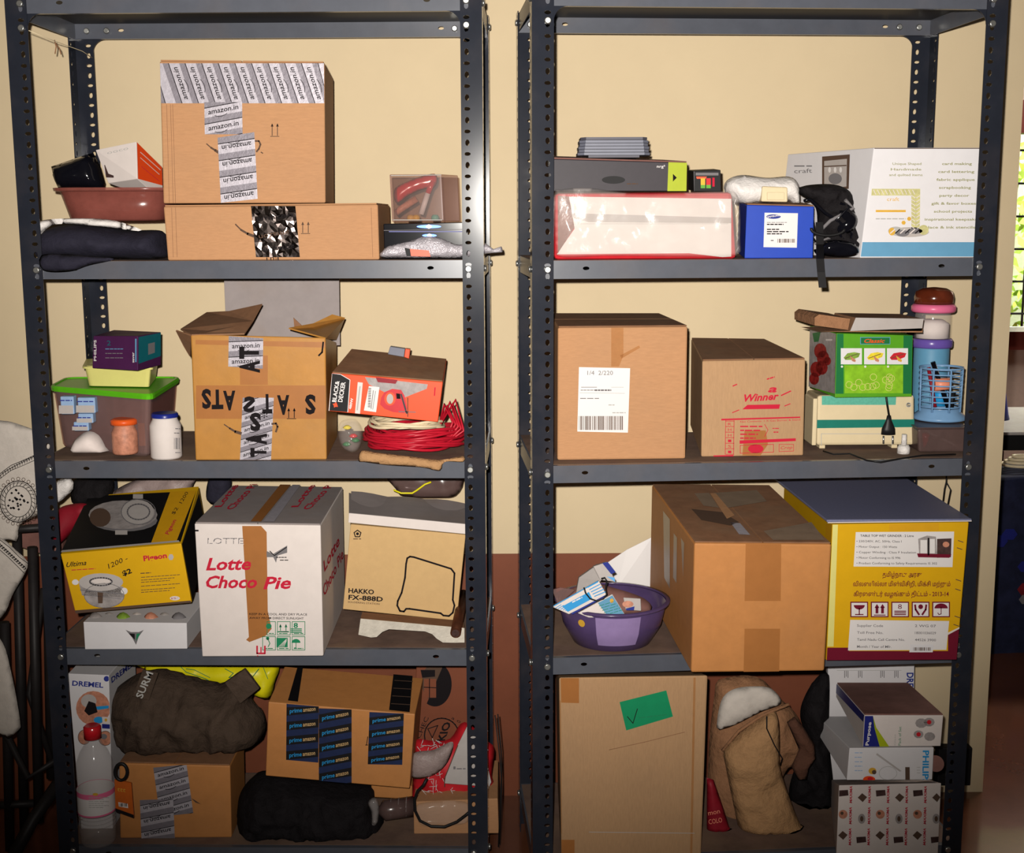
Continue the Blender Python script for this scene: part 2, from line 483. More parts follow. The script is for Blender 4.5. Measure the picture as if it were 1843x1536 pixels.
    def tape(s, P0, P1, Wv, n, slant, body, base='silver_tape', dark='silver_dark', ink='ink', flip=False, l=0, frac=.36, bold=.012, smile=True, two=None):
        P0, P1, Wv = Vector(P0), Vector(P1), Vector(Wv); A = P1 - P0
        f = lambda t, q: tuple(P0 + A * t + Wv * q)
        s.poly([f(0, 0), f(1, 0), f(1, 1), f(0, 1)], base, l)
        def clip(poly):
            for sign, lim in ((1, 0.0), (-1, 1.0)):
                out = []
                for i in range(len(poly)):
                    a, b = poly[i], poly[(i + 1) % len(poly)]
                    ia, ib = sign * (a[0] - lim) >= -1e-9, sign * (b[0] - lim) >= -1e-9
                    if ia: out.append(a)
                    if ia != ib:
                        k = (lim - a[0]) / (b[0] - a[0]); out.append((lim, a[1] + (b[1] - a[1]) * k))
                poly = out
                if len(poly) < 3: return []
            return poly
        sl = slant; K = int(abs(sl) * n) + 2
        for k in range(-K, n + K):
            t0, t1 = k / n, (k + frac) / n
            q = clip([(t0, 0), (t1, 0), (t1 + sl, 1), (t0 + sl, 1)])
            if q: s.poly([f(*p) for p in q], dark, l + 1)
            lw = .05 / n
            q = clip([(t1, 0), (t1 + lw, 0), (t1 + lw + sl, 1), (t1 + sl, 1)])
            if q: s.poly([f(*p) for p in q], ink, l + 2)
            tc = (k + frac + (1 - frac) * .72) / n
            ta, tb = tc + sl * .1, tc + sl * .9
            lo_, hi = min(ta, tb), max(ta, tb)
            if lo_ - .3 / n < 0 or hi + .1 / n > 1: continue
            a, b = Vector(f(ta, .1)), Vector(f(tb, .9)); up = -A.normalized()
            h = A.length / n * (1 - frac) * .50
            if two:
                h = A.length / n * (1 - frac) * .5; m_ = a.lerp(b, .48)
                s.text(two[0], a, m_, h, two[1], l + 3, bold=bold, up=up); s.text(two[2], a.lerp(b, .52), b, h, two[3], l + 3, bold=bold, up=up)
            elif flip:
                d = A.normalized() * (-h * .95); s.text(body, b + d, a + d, h, ink, l + 3, bold=bold, up=-up)
            else: s.text(body, a, b, h, ink, l + 3, bold=bold, up=up)
            if smile:
                e = b - a; off = (A.normalized() * h * .45) * (-2.9 if flip else 1)
                pts = [a + e * (.22 + .4 * i / 6) + off + (A.normalized() * (h * .35 * math.sin(math.pi * i / 6))) for i in range(7)]
                s.line(pts, 1.0, ink, l + 3)
        return s
    def build(s, name, parent, label=None, gap=.016):
        """marks that lie apart become parts of their own"""
        bx = [([min(p[i] for p in v) for i in range(3)], [max(p[i] for p in v) for i in range(3)]) for v, f, m in s.items]
        par = list(range(len(bx)))
        def root(i):
            while par[i] != i: i = par[i]
            return i
        for i in range(len(bx)):
            for j in range(i):
                if root(i) != root(j) and all(bx[i][0][k] - gap < bx[j][1][k] and bx[j][0][k] - gap < bx[i][1][k] for k in range(3)): par[root(i)] = root(j)
        first = None
        for r_ in sorted(set(root(i) for i in range(len(bx)))):
            g = G()
            for i, (v, f, m) in enumerate(s.items):
                if root(i) == r_: g.mesh(v, f, m)
            o = g.obj(name, parent, recalc=False)
            if label: o['label'] = label
            first = first or o
        return first
def arrows(d, x, y, wd, h, m, flip=False, l=2):
    """the two 'this side up' arrows"""
    for i in (0, 1):
        cx = x + i * wd
        d.line([(cx, y), (cx, y - h)], 1.4, m, l); d.poly([(cx - 2.6, y - h + 4), (cx, y - h - 2), (cx + 2.6, y - h + 4)], m, l)
    d.line([(x - 3, y + 1.6), (x + wd + 3, y + 1.6)], 1.2, m, l)

# ------------------------------------------------------------------ cartons
class Carton: pass
def carton(name, label, cat, front, Y, depth, zb=None, mat='kraft', top=None, back=None, dx=0.0, flaps=None, flapmat=None, bev=.003, group=None, dz=0.0, ft=.0028):
    Ys = Y if isinstance(Y, (list, tuple)) else [Y] * 4
    F = [U(x, y, yy) for (x, y), yy in zip(front, Ys)]
    if zb is not None:
        F[2] = Uw(front[2][0], Ys[2], zb); F[3] = Uw(front[3][0], Ys[3], zb)
    if back:
        BT = [U(x, y, yy + depth) for (x, y), yy in zip(back, Ys)]
        if len(BT) == 1: BT.append(BT[0] + F[1] - F[0])
        off = [BT[0] - F[0], BT[1] - F[1]]
        B = [BT[0], BT[1], F[2] + off[1], F[3] + off[0]]
        if zb is not None:
            for i in (2, 3): B[i].z = max(B[i].z, zb)
    else:
        B = [p + Vector((dx, depth, dz)) for p in F]
        if zb is not None: B[2].z = B[3].z = zb
    c = Carton(); c.F, c.B = F, B
    base = (F[2] + F[3] + B[2] + B[3]) / 4
    c.root = thing(name, label, cat, base, group)
    g = G(); g.hexa(F, B, mat, bev); c.body = g.obj('body', c.root)
    c.front = F; c.top = [F[0], F[1], B[1], B[0]]; c.left = [F[0], B[0], B[3], F[3]]; c.right = [F[1], B[1], B[2], F[2]]
    up = (c.top[1] - c.top[0]).cross(c.top[3] - c.top[0]).normalized()
    if up.z < 0: up = -up
    c.up = up
    if top or flaps:
        T = c.top
        bl = lambda u, v: (T[0] * (1 - u) + T[1] * u) * (1 - v) + (T[3] * (1 - u) + T[2] * u) * v
        tm = flapmat or top or mat
        parts = {'x': [(.006, .497, .006, .994), (.503, .994, .006, .994)], 'y': [(.006, .994, .006, .494), (.006, .994, .506, .994)], None: [(.004, .996, .004, .996)]}[flaps]
        for u0, u1, v0, v1 in parts:
            q = [bl(u0, v1), bl(u1, v1), bl(u1, v0), bl(u0, v0)]
            g = G(); g.hexa([p + up * ft for p in q], [p + up * .0001 for p in q], tm, .0008, 1); g.obj('flap' if flaps else 'lid', c.root)
        c.top = [p + up * ft for p in c.top]
    return c
def D(face, lift=.0006): return Dec(face, lift, True)
# ================================================================== the room
WY = 0.45
ZD = Uz(921, 997, 0).z if False else U(900, 997, WY).z
XE = U(1829, 390, WY).x            # the wall ends here
XD = U(1560, 1250, WY).x           # the dado stops here
g = G(); g.box((-2.6, WY, ZD), (XE, WY + .12, 3.0), 'wall_cream'); g.box((XD, WY, 0.0), (XE, WY + .12, ZD), 'wall_cream'); struct(g, 'wall_back')
g = G(); g.box((-2.6, WY - .004, 0.0), (XD, WY, ZD), 'dado_brown'); struct(g, 'trim_1')
g = G(); g.box((-3.0, -4.2, -.05), (6.0, 5.0, 0.0), 'floor_red'); struct(g, 'floor')
g = G(); g.box((-2.72, -4.2, 0), (-2.6, WY + .12, 3.0), 'wall_cream'); struct(g, 'wall_left')
# the room behind the opening, with its window
FY = 4.0
wx0 = U(1600, 500, FY).x; zt = U(1843, 240, FY).z; zb_ = U(1843, 594, FY).z
x0w, x1w = U(1700, 400, FY).x, U(1700, 400, FY).x + 1.5
g = G()
g.box((XE - 1.6, FY, 0), (6.0, FY + .15, zb_ - .10), 'far_grey')
g.box((XE - 1.6, FY, zt + .16), (6.0, FY + .15, 4.6), 'far_grey')  # carried above the other walls to block outdoor light spilling over
g.box((XE - 1.6, FY, zb_ - .10), (x0w, FY + .15, zt + .16), 'far_grey')
g.box((x1w, FY, zb_ - .10), (6.0, FY + .15, zt + .16), 'far_grey')
struct(g, 'wall_far')
g = G(); g.box((x0w, FY - .03, zb_ - .10), (x1w, FY + .10, zb_ - .0), 'dark_wood'); g.box((x0w, FY - .03, zt), (x1w, FY + .10, zt + .16), 'dark_wood')
g.box((x0w, FY - .03, zb_), (x0w + .07, FY + .10, zt), 'dark_wood'); g.box((x1w - .07, FY - .03, zb_), (x1w, FY + .10, zt), 'dark_wood')
win = struct(g, 'window_1')
g = G(); g.box((x0w, FY - .06, zb_ - .004), (x1w, FY - .03, zb_ + .02), 'window_white'); g.obj('window_sill', win)
for i in range(6):
    z = zb_ + (zt - zb_) * (i + .5) / 6
    g = G(); g.tube([(x0w + .05, FY + .02, z), (x1w - .05, FY + .02, z)], .006, 'iron', 6); g.obj('grille_bar', win)
for i in range(9):
    x = x0w + .15 + i * .14
    g = G(); g.tube([(x, FY + .02, zb_), (x, FY + .02, zt)], .006, 'iron', 6); g.obj('grille_bar', win)
g = G(); g.box((1.0, FY + 2.6, 0), (7.5, FY + 2.7, 3.6), 'window_white'); struct(g, 'garden_wall')  # added white panel that brightens the view behind the leaves
g = G(); r = random.Random(4)
for i in range(5200):
    c = Vector((r.uniform(2.2, 5.8), FY + r.uniform(.9, 2.4), r.uniform(.2, 3.2)))
    a = Vector((r.uniform(-1, 1), r.uniform(-.5, .5), r.uniform(-1, 1))).normalized() * r.uniform(.03, .07)
    b = a.cross(Vector((r.uniform(-.4, .4), -1, r.uniform(-.4, .4)))).normalized() * a.length * .4
    g.mesh([c - a, c + b, c + a, c - b], [(0, 1, 2, 3)], 'foliage')
o = one(g, 'garden_foliage', 'bright green foliage outside the far window', 'foliage'); o['kind'] = 'stuff'
# far table, blue cloth, quilt
g = G()
def tz(y, Y): return U(1830, y, Y).z
TY = 1.9
xa = U(1788, 780, TY).x
t = thing('side_table', 'white topped table in the room beyond the wall end', 'table', (xa + .4, TY + .3, 0))
g = G(); zt_ = tz(778, TY); g.box((xa, TY, zt_ - .012), (xa + .9, TY + .6, zt_), 'paper_dull', .004); g.obj('tabletop', t)
g = G(); g.box((xa + .01, TY + .02, zt_ - .07), (xa + .89, TY + .58, zt_ - .0125), 'black', .002); g.obj('apron', t)
for i, (x, y) in enumerate(((xa + .03, TY + .04), (xa + .85, TY + .04), (xa + .03, TY + .54), (xa + .85, TY + .54))):
    g = G(); g.box((x - .02, y - .02, 0), (x + .02, y + .02, zt_ - .0705), 'dark_wood', .003); g.obj('leg', t)
g = G(); g.lathe((xa + .115, TY + .30, zt_ + .0005), [(.055, 0), (.05, .02), (.03, .14), (.006, .225)], 'blue_deep', 16, cap1=True)
one(g, 'blue_cone', 'dark blue cone standing on the far white table', 'cone')
# quilt-covered low bed in front of the far table
QY = 1.5
qx = U(1790, 900, QY).x
g = G(); zq = U(1830, 862, QY).z; nx, ny = 14, 16
def qv(i, j):
    x = qx + i * .1; p = noise.noise(Vector((i * .5, j * .4, 0))) * .02
    if j < 9: return Vector((x, QY + .0 + p - .03 * (9 - j) / 9, zq * j / 9 * (1 if i else .98)))
    return Vector((x, QY + (j - 9) * .045, zq + p))
vs = [qv(i, j) for j in range(ny) for i in range(nx)]
fs = [(j * nx + i, j * nx + i + 1, (j + 1) * nx + i + 1, (j + 1) * nx + i) for j in range(ny - 1) for i in range(nx - 1)]
g.mesh(vs, fs, 'quilt', True); r = random.Random(8)
for i in range(70):
    cx, j = r.uniform(qx, qx + 1.2), r.uniform(.2, .95)
    z = zq * j; y = QY - .03 * (1 - j) - .028
    rr = r.uniform(.012, .03); g.mesh([(cx + rr * math.cos(a * 1.05), y, z + rr * .8 * math.sin(a * 1.05)) for a in range(6)], [tuple(range(6))], r.choice(['quilt_red', 'quilt_red', 'blue_deep', 'ink_grey']))
g.box((qx + .01, QY + .01, 0), (qx + 1.3, QY + .30, zq - .03), 'black')
one(g, 'quilt', 'dark blue and red patterned quilt over the bed beyond the wall end', 'quilt')
for k_, (px, py) in enumerate(((1832, 842),)):
    g = G(); p = U(1840, 842, QY + .12)
    for q in range(4):
        g.tube([p + Vector(((.07 - q * .012) * math.cos(a * .35), (.05 - q * .01) * math.sin(a * .35), .012 - p.z + zq + .012 + q * .009)) for a in range(18)], .005, 'white_cable', 6, True)
    one(g, 'coiled_cord', 'white coiled cord lying on the quilt', 'cord')
# black block at the foot of the wall end
g = G(); a = U(1690, 1347, WY - .03); b = U(1747, 1415, WY - .03)
g.box((a.x, WY - .03, b.z), (b.x, WY, a.z), 'black', .003); struct(g, 'trim_2')

# ================================================================== racks
W, DP, FL, TH = .915, .376, .0415, .002
ZL = {1: 1.81207, 2: 1.30489, 3: .90263, 4: .50615, 5: .066}     # lip bottoms
LIP = .035
ZT = {k: v + LIP for k, v in ZL.items()}
RK = {'L': (Vector((-.96447, 0, 0)), -.02528), 'R': (Vector((.04384, -.07917, 0)), .06746)}
def T(rk, a, b, z):
    o_, t_ = RK[rk]
    return Vector((o_.x + a * math.cos(t_) - b * math.sin(t_), o_.y + a * math.sin(t_) + b * math.cos(t_), z))
def cell(vs, fs, cx, cz, w0, w1, z0, z1, rx, rz, put, y0, y1):
    """plate cell w0..w1 x z0..z1 with an oval hole"""
    ang = sorted([2 * math.pi * i / 12 for i in range(12)] + [math.atan2(z - cz, x - cx) % (2 * math.pi) for x in (w0, w1) for z in (z0, z1)])
    n = len(ang); b0 = len(vs)
    for y in (y0, y1):
        for a in ang:
            c, s = math.cos(a), math.sin(a)
            t = min([((w1 if c > 0 else w0) - cx) / c if abs(c) > 1e-9 else 9, ((z1 if s > 0 else z0) - cz) / s if abs(s) > 1e-9 else 9])
            vs.append(put(cx + t * c, y, cz + t * s))
        for a in ang: vs.append(put(cx + rx * math.cos(a), y, cz + rz * math.sin(a)))
    for i in range(n):
        j = (i + 1) % n
        fs.append((b0 + i, b0 + j, b0 + n + j, b0 + n + i))
        fs.append((b0 + 2 * n + j, b0 + 2 * n + i, b0 + 3 * n + i, b0 + 3 * n + j))
        fs.append((b0 + n + i, b0 + n + j, b0 + 3 * n + j, b0 + 3 * n + i))
PH, NP = .0213, 87
vs, fs = [], []
for k in range(NP):
    z0, z1 = k * PH, (k + 1) * PH; zc = (z0 + z1) / 2
    rx, rz = ((.0062, .0036), (.0042, .0062))[k % 2]
    cell(vs, fs, .030, zc, TH, FL, z0, z1, rx, rz, lambda x, y, z: (x, y, z), 0, TH)
    cell(vs, fs, .030, zc, TH, FL, z0, z1, rx, rz, lambda x, y, z: (y, x, z), 0, TH)
g = G(); g.mesh(vs, fs, 'post_paint'); g.box((0, 0, 0), (TH, TH, NP * PH), 'post_paint')
g.box((FL - .0001, 0, 0), (FL + .0003, TH, NP * PH), 'post_paint')
g.box((0, FL - .0001, 0), (TH, FL + .0003, NP * PH), 'post_paint')
bmesh.ops.recalc_face_normals(g.bm, faces=g.bm.faces)
POST = bpy.data.meshes.new('post'); g.bm.to_mesh(POST); POST.materials.append(MATS['post_paint'])
def shelf_mesh(z0, dust=True, top='shelf_paint'):
    """pan shelf, local to the rack"""
    a0, a1, b0, b1 = .0025, W - .0025, .0025, DP - .0025; t = .0014; z1 = z0 + LIP
    g = G()
    g.box((a0, b0, z1 - t), (a1, b1, z1), top)
    for y0, y1 in ((b0, b0 + t), (b1 - t, b1)):
        vs, fs = [], []
        for c in (.105, W - .105): cell(vs, fs, c, z0 + .020, c - .03, c + .03, z0, z1 - t, .0065, .0036, lambda x, y, z: (x, y, z), y0, y1)
        g.mesh(vs, fs, 'shelf_paint')
        for x0, x1 in ((a0, .075), (.135, W - .135), (W - .075, a1)): g.box((x0, y0, z0), (x1, y1, z1 - t), 'shelf_paint')
    g.box((a0, b0 + t, z0), (a0 + t, b1 - t, z1 - t), 'shelf_paint'); g.box((a1 - t, b0 + t, z0), (a1, b1 - t, z1 - t), 'shelf_paint')
    g.box((a0 + t, b0 + t, z0), (a1 - t, b0 + .012, z0 + t), 'shelf_paint'); g.box((a0 + t, b1 - .012, z0), (a1 - t, b1 - t, z0 + t), 'shelf_paint')
    if dust: g.box((a0 + .004, b0 + .012, z1), (a1 - .004, b1 - .004, z1 + .0004), 'shelf_dust')
    return g
g = G(); g.lathe((0, 0, 0), [(.0068, 0), (.0068, .003), (.005, .0045)], 'zinc', 10, cap1=True, axis=(0, -1, 0)); bmesh.ops.recalc_face_normals(g.bm, faces=g.bm.faces)
BOLT = bpy.data.meshes.new('bolt'); g.bm.to_mesh(BOLT); BOLT.materials.append(MATS['zinc'])
def local(root, name, me, loc, rz=0, parent=None):
    o = bpy.data.objects.new(name, me); COL.objects.link(o); o.parent = parent or root; o.location = loc; o.rotation_euler = (0, 0, rz); return o
def gusset(x, y0, y1, zt, sx):
    """corner plate with a hollow round edge"""
    g = G(); R_ = .028; pts = [(0, 0), (R_, 0)] + [(R_ - R_ * math.sin(a), -R_ + R_ * math.cos(a)) for a in [math.pi / 2 * i / 8 for i in range(1, 9)]]
    # outline from the corner along the beam and down the post
    P = [(x + sx * u, zt + v) for u, v in pts]; n = len(P)
    g.mesh([(u, y0, v) for u, v in P] + [(u, y1, v) for u, v in P], [tuple(range(n)), tuple(range(2 * n - 1, n - 1, -1))] + [(i, (i + 1) % n, n + (i + 1) % n, n + i) for i in range(n)], 'post_paint')
    return g
racks = {}
for rk, lab in (('L', 'dark grey slotted steel rack on the left, holding the big taped carton and red cable'), ('R', 'dark grey slotted steel rack on the right, holding the purple tub and yellow carton')):
    o_, th = RK[rk]
    root = thing('storage_rack', lab, 'rack', o_); root.rotation_euler = (0, 0, th); racks[rk] = root
    for loc, rz in (((0, 0, 0), 0), ((W, 0, 0), math.pi / 2), ((W, DP, 0), math.pi), ((0, DP, 0), -math.pi / 2)): local(root, 'post', POST, loc, rz)
    for k in (1, 2, 3, 4, 5):
        g = shelf_mesh(ZL[k], True, 'iron' if k == 1 else 'shelf_paint'); bmesh.ops.recalc_face_normals(g.bm, faces=g.bm.faces)  # top shelf plate takes a darker metal than the others
        me = bpy.data.meshes.new('shelf'); g.bm.to_mesh(me); g.bm.free()
        for m in g.mats: me.materials.append(MATS[m])
        local(root, 'shelf', me, (0, 0, 0))
        zb2 = ZL[k] + (.018 if k < 5 else .026)
        for a in (.030, W - .030):
            local(root, 'bolt', BOLT, (a, -.0002, zb2)); local(root, 'bolt', BOLT, (a, DP - TH - .0035, zb2))
            if k == 1: local(root, 'bolt', BOLT, (a, -.0002, zb2 - .045)); local(root, 'bolt', BOLT, (a + (.045 if a < .5 else -.045), DP - TH - .0062, zb2))
        for b in (.030, DP - .030):
            local(root, 'bolt', BOLT, (W + .0002, b, zb2), math.pi / 2); local(root, 'bolt', BOLT, (-.0002, b, zb2), -math.pi / 2)
    for x, sx in ((FL, 1), (W - FL, -1)):
        for y0 in (.0002 + TH, DP - TH - .002):
            g = gusset(x, y0, y0 + .0015, ZL[1], sx); bmesh.ops.recalc_face_normals(g.bm, faces=g.bm.faces)
            me = bpy.data.meshes.new('gusset'); g.bm.to_mesh(me); me.materials.append(MATS['post_paint']); local(root, 'gusset', me, (0, 0, 0))
# ================================================================== left rack, top shelf
Z2 = ZT[2] + .0006; Z3 = ZT[3] + .0006; Z4 = ZT[4] + .0006; Z5 = ZT[5] + .0006
AMZ = 'amazon.in'
c = carton('flat_carton', 'long low brown carton with crumpled foil tape, under the tall taped carton', 'box', [(294, 372), (680, 368), (683, 465), (302, 466)], .015, .27, Z2, 'kraft', flaps='y')
d = D(c.front)
g = G(); r = random.Random(77); nf, mf = 14, 15; vs = []
for j in range(mf):
    for i in range(nf):
        u, v = i / (nf - 1), j / (mf - 1)
        x = (452 + 9 * v) * (1 - u) + (532 + 8 * v) * u; y = 371 + 92 * v
        e = 0 < i < nf - 1 and 0 < j < mf - 1
        p = d.at(x + (r.uniform(-2, 2) if e else 0), y + (r.uniform(-2, 2) if e else 0)); vs.append(p + Vector((0, -r.uniform(.0002, .003), 0)))
fs = []
for j in range(mf - 1):
    for i in range(nf - 1):
        a = j * nf + i; q = (a, a + 1, a + nf + 1, a + nf); fs += [(q[0], q[1], q[2]), (q[0], q[2], q[3])] if r.random() < .5 else [(q[0], q[1], q[3]), (q[1], q[2], q[3])]
g.mesh(vs, fs, 'foil'); g.obj('foil_tape', c.root).__setitem__('label', 'crumpled mirror-like foil tape'); d = D(c.front, .004)
d.text('amazon', (462, 398), (528, 390), 9, 'ink', bold=.01).text('amazon', (520, 414), (466, 424), 9, 'ink_soft', bold=.01).text('amazon', (530, 440), (474, 448), 9, 'ink', bold=.01).text('EuT', (502, 462), (476, 464), 8, 'ink')
d.build('print', c.root)
d = D(c.front)
P = [(424, 404), (434, 414), (446, 421), (456, 425)]
for i, (a, b) in enumerate(zip(P, P[1:])): d.line([a, b], 2.5 + i * 1.2, 'ink_soft')
arrows(d, 545, 419, 10, 18, 'ink_soft')
for x in (309, 316, 668): d.line([(x, 374), (x + 3, 463)], .8, 'kraft_dusty')
d.build('print', c.root)
low_top = max(p.z for p in c.top)
c = carton('tall_carton', 'big square brown carton with silver printed tape along its top edge', 'box', [(287, 110), (584, 113), (586, 368), (294, 371)], .03, .22, low_top + .0006, 'kraft', flaps='x', back=[(330, 138), (600, 142)])
# upper strip across the carton: text runs up the strip
d = D(c.front)
d.tape((287, 186), (586, 186), (1, -72), 10, -.085, AMZ, frac=.34)
d.tape((368, 184), (369, 242), (68, 0), 2, -.22, AMZ, l=5)
d.tape((392, 248), (398, 368), (66, -10), 4, -.0, AMZ, flip=True, l=5)
d.build('tape', c.root, 'silver printed tape')
d = D(c.front)
P = [(372, 259), (380, 266), (388, 271), (394, 275)]
for i, (a, b) in enumerate(zip(P, P[1:])): d.line([a, b], 2 + i * 1.4, 'ink_soft')
d.line([(458, 254), (466, 254), (469, 260), (466, 268), (462, 273)], 3, 'ink_soft'); d.line([(470, 274), (473, 276)], 2, 'ink_soft')
arrows(d, 490, 244, 9.5, 20, 'ink_soft')
for x in (300, 307, 311): d.line([(x, 188), (x + 5, 366)], .8, 'kraft_dusty')
d.build('print', c.root)

# cloth bundle, plastic sheet, pink tub and what is in it
g = G(); g.inflate([(76, 464), (80, 425), (100, 407), (160, 404), (230, 414), (292, 416), (300, 440), (297, 464), (200, 466), (110, 467)], .10, .085, 'navy_cloth', seed=2, amp=.010, Tb=.06, zmin=Z2)
cb = g.obj('cloth_bundle'); tag(cb, 'dark navy cloth bundle sagging over the top left shelf edge', 'cloth')
g = G(); g.inflate([(74, 460), (120, 458), (170, 462), (205, 467), (160, 478), (125, 489), (78, 487)], -.022, .010, 'navy_cloth', seed=3, amp=.006, Tb=.006); g.obj('hanging_fold', cb)
g = G(); g.inflate([(64, 404), (80, 396), (140, 393), (200, 396), (246, 410), (250, 416), (180, 408), (100, 404), (70, 424)], .035, .02, 'bag_white', seed=5, amp=.006)
one(g, 'plastic_sheet', 'crumpled off-white plastic sheet between the navy cloth and the pink tub', 'sheet')
zt_b = U(100, 404, .15).z
t = thing('plastic_tub', 'translucent pink plastic tub with a wide rim, on the navy cloth bundle', 'tub', U(190, 400, .15))
a, b = U(80, 338, .05), U(288, 338, .05); cx = (a.x + b.x) / 2; hw = (b.x - a.x) / 2
zr = a.z; zb2 = U(190, 398, .08).z
g = G(); g.lathe((cx + .01, .16, 0), [(hw * .78, zb2), (hw * .84, zb2 + .004), (hw * .98, zr - .006), (hw * .95, zr - .006), (hw * .80, zb2 + .008), (hw * .7, zb2 + .004)], 'tub_pink', 40, sy=.95, sq=4.5); g.obj('body', t)
g = G(); g.lathe((cx + .01, .16, 0), [(hw * .97, zr - .008), (hw * 1.07, zr - .006), (hw * 1.08, zr), (hw * .96, zr)], 'tub_pink', 40, sy=.95, sq=4.5, cap0=False); g.obj('rim', t)
g = G(); g.inflate([(92, 300), (150, 280), (168, 275), (180, 300), (188, 328), (186, 342), (106, 342), (98, 325)], .15, .035, 'black_gloss', seed=3, amp=.004, Tb=.03, smooth=False, step=9)
one(g, 'black_pouch', 'shiny black pouch sticking out of the pink tub', 'pouch')
c = carton('orange_white_box', 'small white box with an orange side, tilted in the pink tub', 'box', [(172, 270), (245, 255), (247, 322), (195, 330)], [.12, .08, .08, .12], .10, None, 'paper', back=[(215, 290), (292, 300)], bev=.001)
d = D(c.right); d.poly([(246, 256), (291, 301), (292, 334), (248, 322)], 'orange'); d.line([(252, 274), (288, 306)], 1.2, 'paper').line([(252, 284), (286, 314)], 1, 'paper').line([(254, 300), (286, 326)], .8, 'ink_red'); d.build('print', c.root, 'orange printed side')
d = D(c.front); d.rect(188, 297, 205, 320, 'photo_dark').rect(216, 297, 230, 309, 'ink_grey', 1).rect(218, 299, 228, 305, 'blue_stripe', 2)
d.text('ooco', (194, 278), (232, 269), 6, 'ink_faint'); d.build('print', c.root)

# knotted string on the top left corner
g = G(); z = lambda x, y: U(x, y, .12)
g.tube([U(52, 55, .02), U(98, 74, .10), U(148, 92, .34), U(166, 104, .37)], .0008, 'white_cable', 5)
g.tube([z(98, 72), z(101, 84), z(99, 97)], .0012, 'jute', 5); g.tube([z(100, 78), z(107, 88), z(110, 98)], .0012, 'jute', 5)
one(g, 'string', 'thin string tied across the upper left rack corner', 'string')

# clear box with red things, black box with blue spots, silver pouch
c = carton('black_box', 'flat glossy black box with a small glowing blue light', 'box', [(690, 403), (838, 400), (838, 458), (692, 460)], .04, .16, Z2 + .001, 'black_gloss', bev=.0015)
d = D(c.front); d.ell(772, 408, 5, 3.2, 'led_core', 2).ell(772, 408, 22, 3, 'led', 1).rect(700, 416, 836, 418, 'blue_deep').ell(773, 424, 4, 3, 'led_core', 2).ell(773, 424, 13, 2.6, 'led', 1).line([(690, 415), (838, 413)], 1, 'ink_grey'); d.build('light', c.root, 'glowing blue light strip')
bt = max(p.z for p in c.top) + .0006
Yc = .09
a, b = U(702, 398, Yc), U(795, 398, Yc); ztp = U(702, 314, Yc).z
t = thing('clear_case', 'clear rectangular plastic case of small red tools on the black box', 'case', Vector(((a.x + b.x) / 2 + .015, Yc + .04, bt)))
g = G(); F = [Vector((a.x, Yc, ztp)), Vector((U(795, 398, Yc).x, Yc, ztp)), Vector((U(798, 398, Yc).x, Yc, bt)), Vector((U(705, 398, Yc).x, Yc, bt))]
B = [p + Vector((.032, .075, 0)) for p in F]; g.hexa(F, B, 'case_clear', .002); g.obj('shell', t)
d = Dec(F, .0008)
for px in ((702, 708),): d.line([(703, 316), (707, 396)], 1.5, 'clear_milky')
d.line([(703, 316), (794, 315)], 1.2, 'ink_faint'); d.line([(705, 396), (797, 396)], 1.2, 'ink_faint'); d.line([(793, 316), (797, 396)], 2, 'clear_milky'); d.build('edge_seam', t)
g = G(); g.inflate([(709, 345), (716, 335), (750, 320), (782, 313), (787, 325), (780, 338), (760, 341), (735, 352), (716, 366), (710, 360)], Yc + .035, .009, 'red_gloss', seed=4, amp=.001, Tb=.008, step=4)
one(g, 'red_penknife', 'fat rounded red tool at the top inside the clear case', 'tool')
g = G(); g.tube([U(712, 384, Yc + .03), U(722, 376, Yc + .03), U(750, 358, Yc + .03)], .007, 'photo_skin', 10); one(g, 'small_tube', 'short pinkish see-through tube lying in the clear case', 'tube')
g = G(); g.tube([U(758, 386, Yc + .03), U(770, 348, Yc + .03)], .006, 'label_white', 10); g.tube([U(770, 348, Yc + .03), U(779, 326, Yc + .03)], .006, 'red_gloss', 10); one(g, 'white_marker', 'white marker with red cap standing in the clear case', 'marker')
for i, (x, y, m, l_) in enumerate(((739, 389, 'gold', 'brass coloured cap at the front left inside the clear case'), (749, 382, 'yellow', 'yellow bead beside the pinkish tube in the clear case'), (783, 384, 'teal_light', 'mint green cap in the right corner of the clear case'))):
    g = G(); p = U(x, y, Yc + .02); g.lathe((p.x, p.y, bt + .0025), [(.008, 0), (.008, .008), (.005, .012)], m, 14, cap1=True); one(g, 'bottle_cap', l_, 'cap')
g = G(); g.inflate([(684, 462), (694, 446), (712, 440), (738, 434), (764, 426), (790, 428), (820, 440), (836, 442), (836, 462), (770, 464), (720, 464)], -.005, .008, 'pouch', seed=7, amp=.004, Tb=.02, step=5, Yf=lambda x, y: .012)
pt = g.obj('silver_pouch')
g = G(); g.tube([U(832, 452, .06), U(852, 450, .07), U(874, 448, .07), U(888, 452, .06), U(903, 449, .055)], [.012, .013, .011, .004, .006], 'pouch', 8); g.obj('twisted_end', pt); tag(pt, 'crumpled silver foil pouch with an orange patch, at the shelf front', 'pouch')
d = Dec([U(728, 447, -.004), U(775, 450, -.004), U(775, 463, -.004), U(728, 462, -.004)], .003); d.poly([(728, 446), (738, 448), (740, 461), (732, 461)], 'black').poly([(738, 448), (772, 451), (775, 462), (740, 461)], 'orange'); d.build('patch', pt, 'orange and black printed patch')

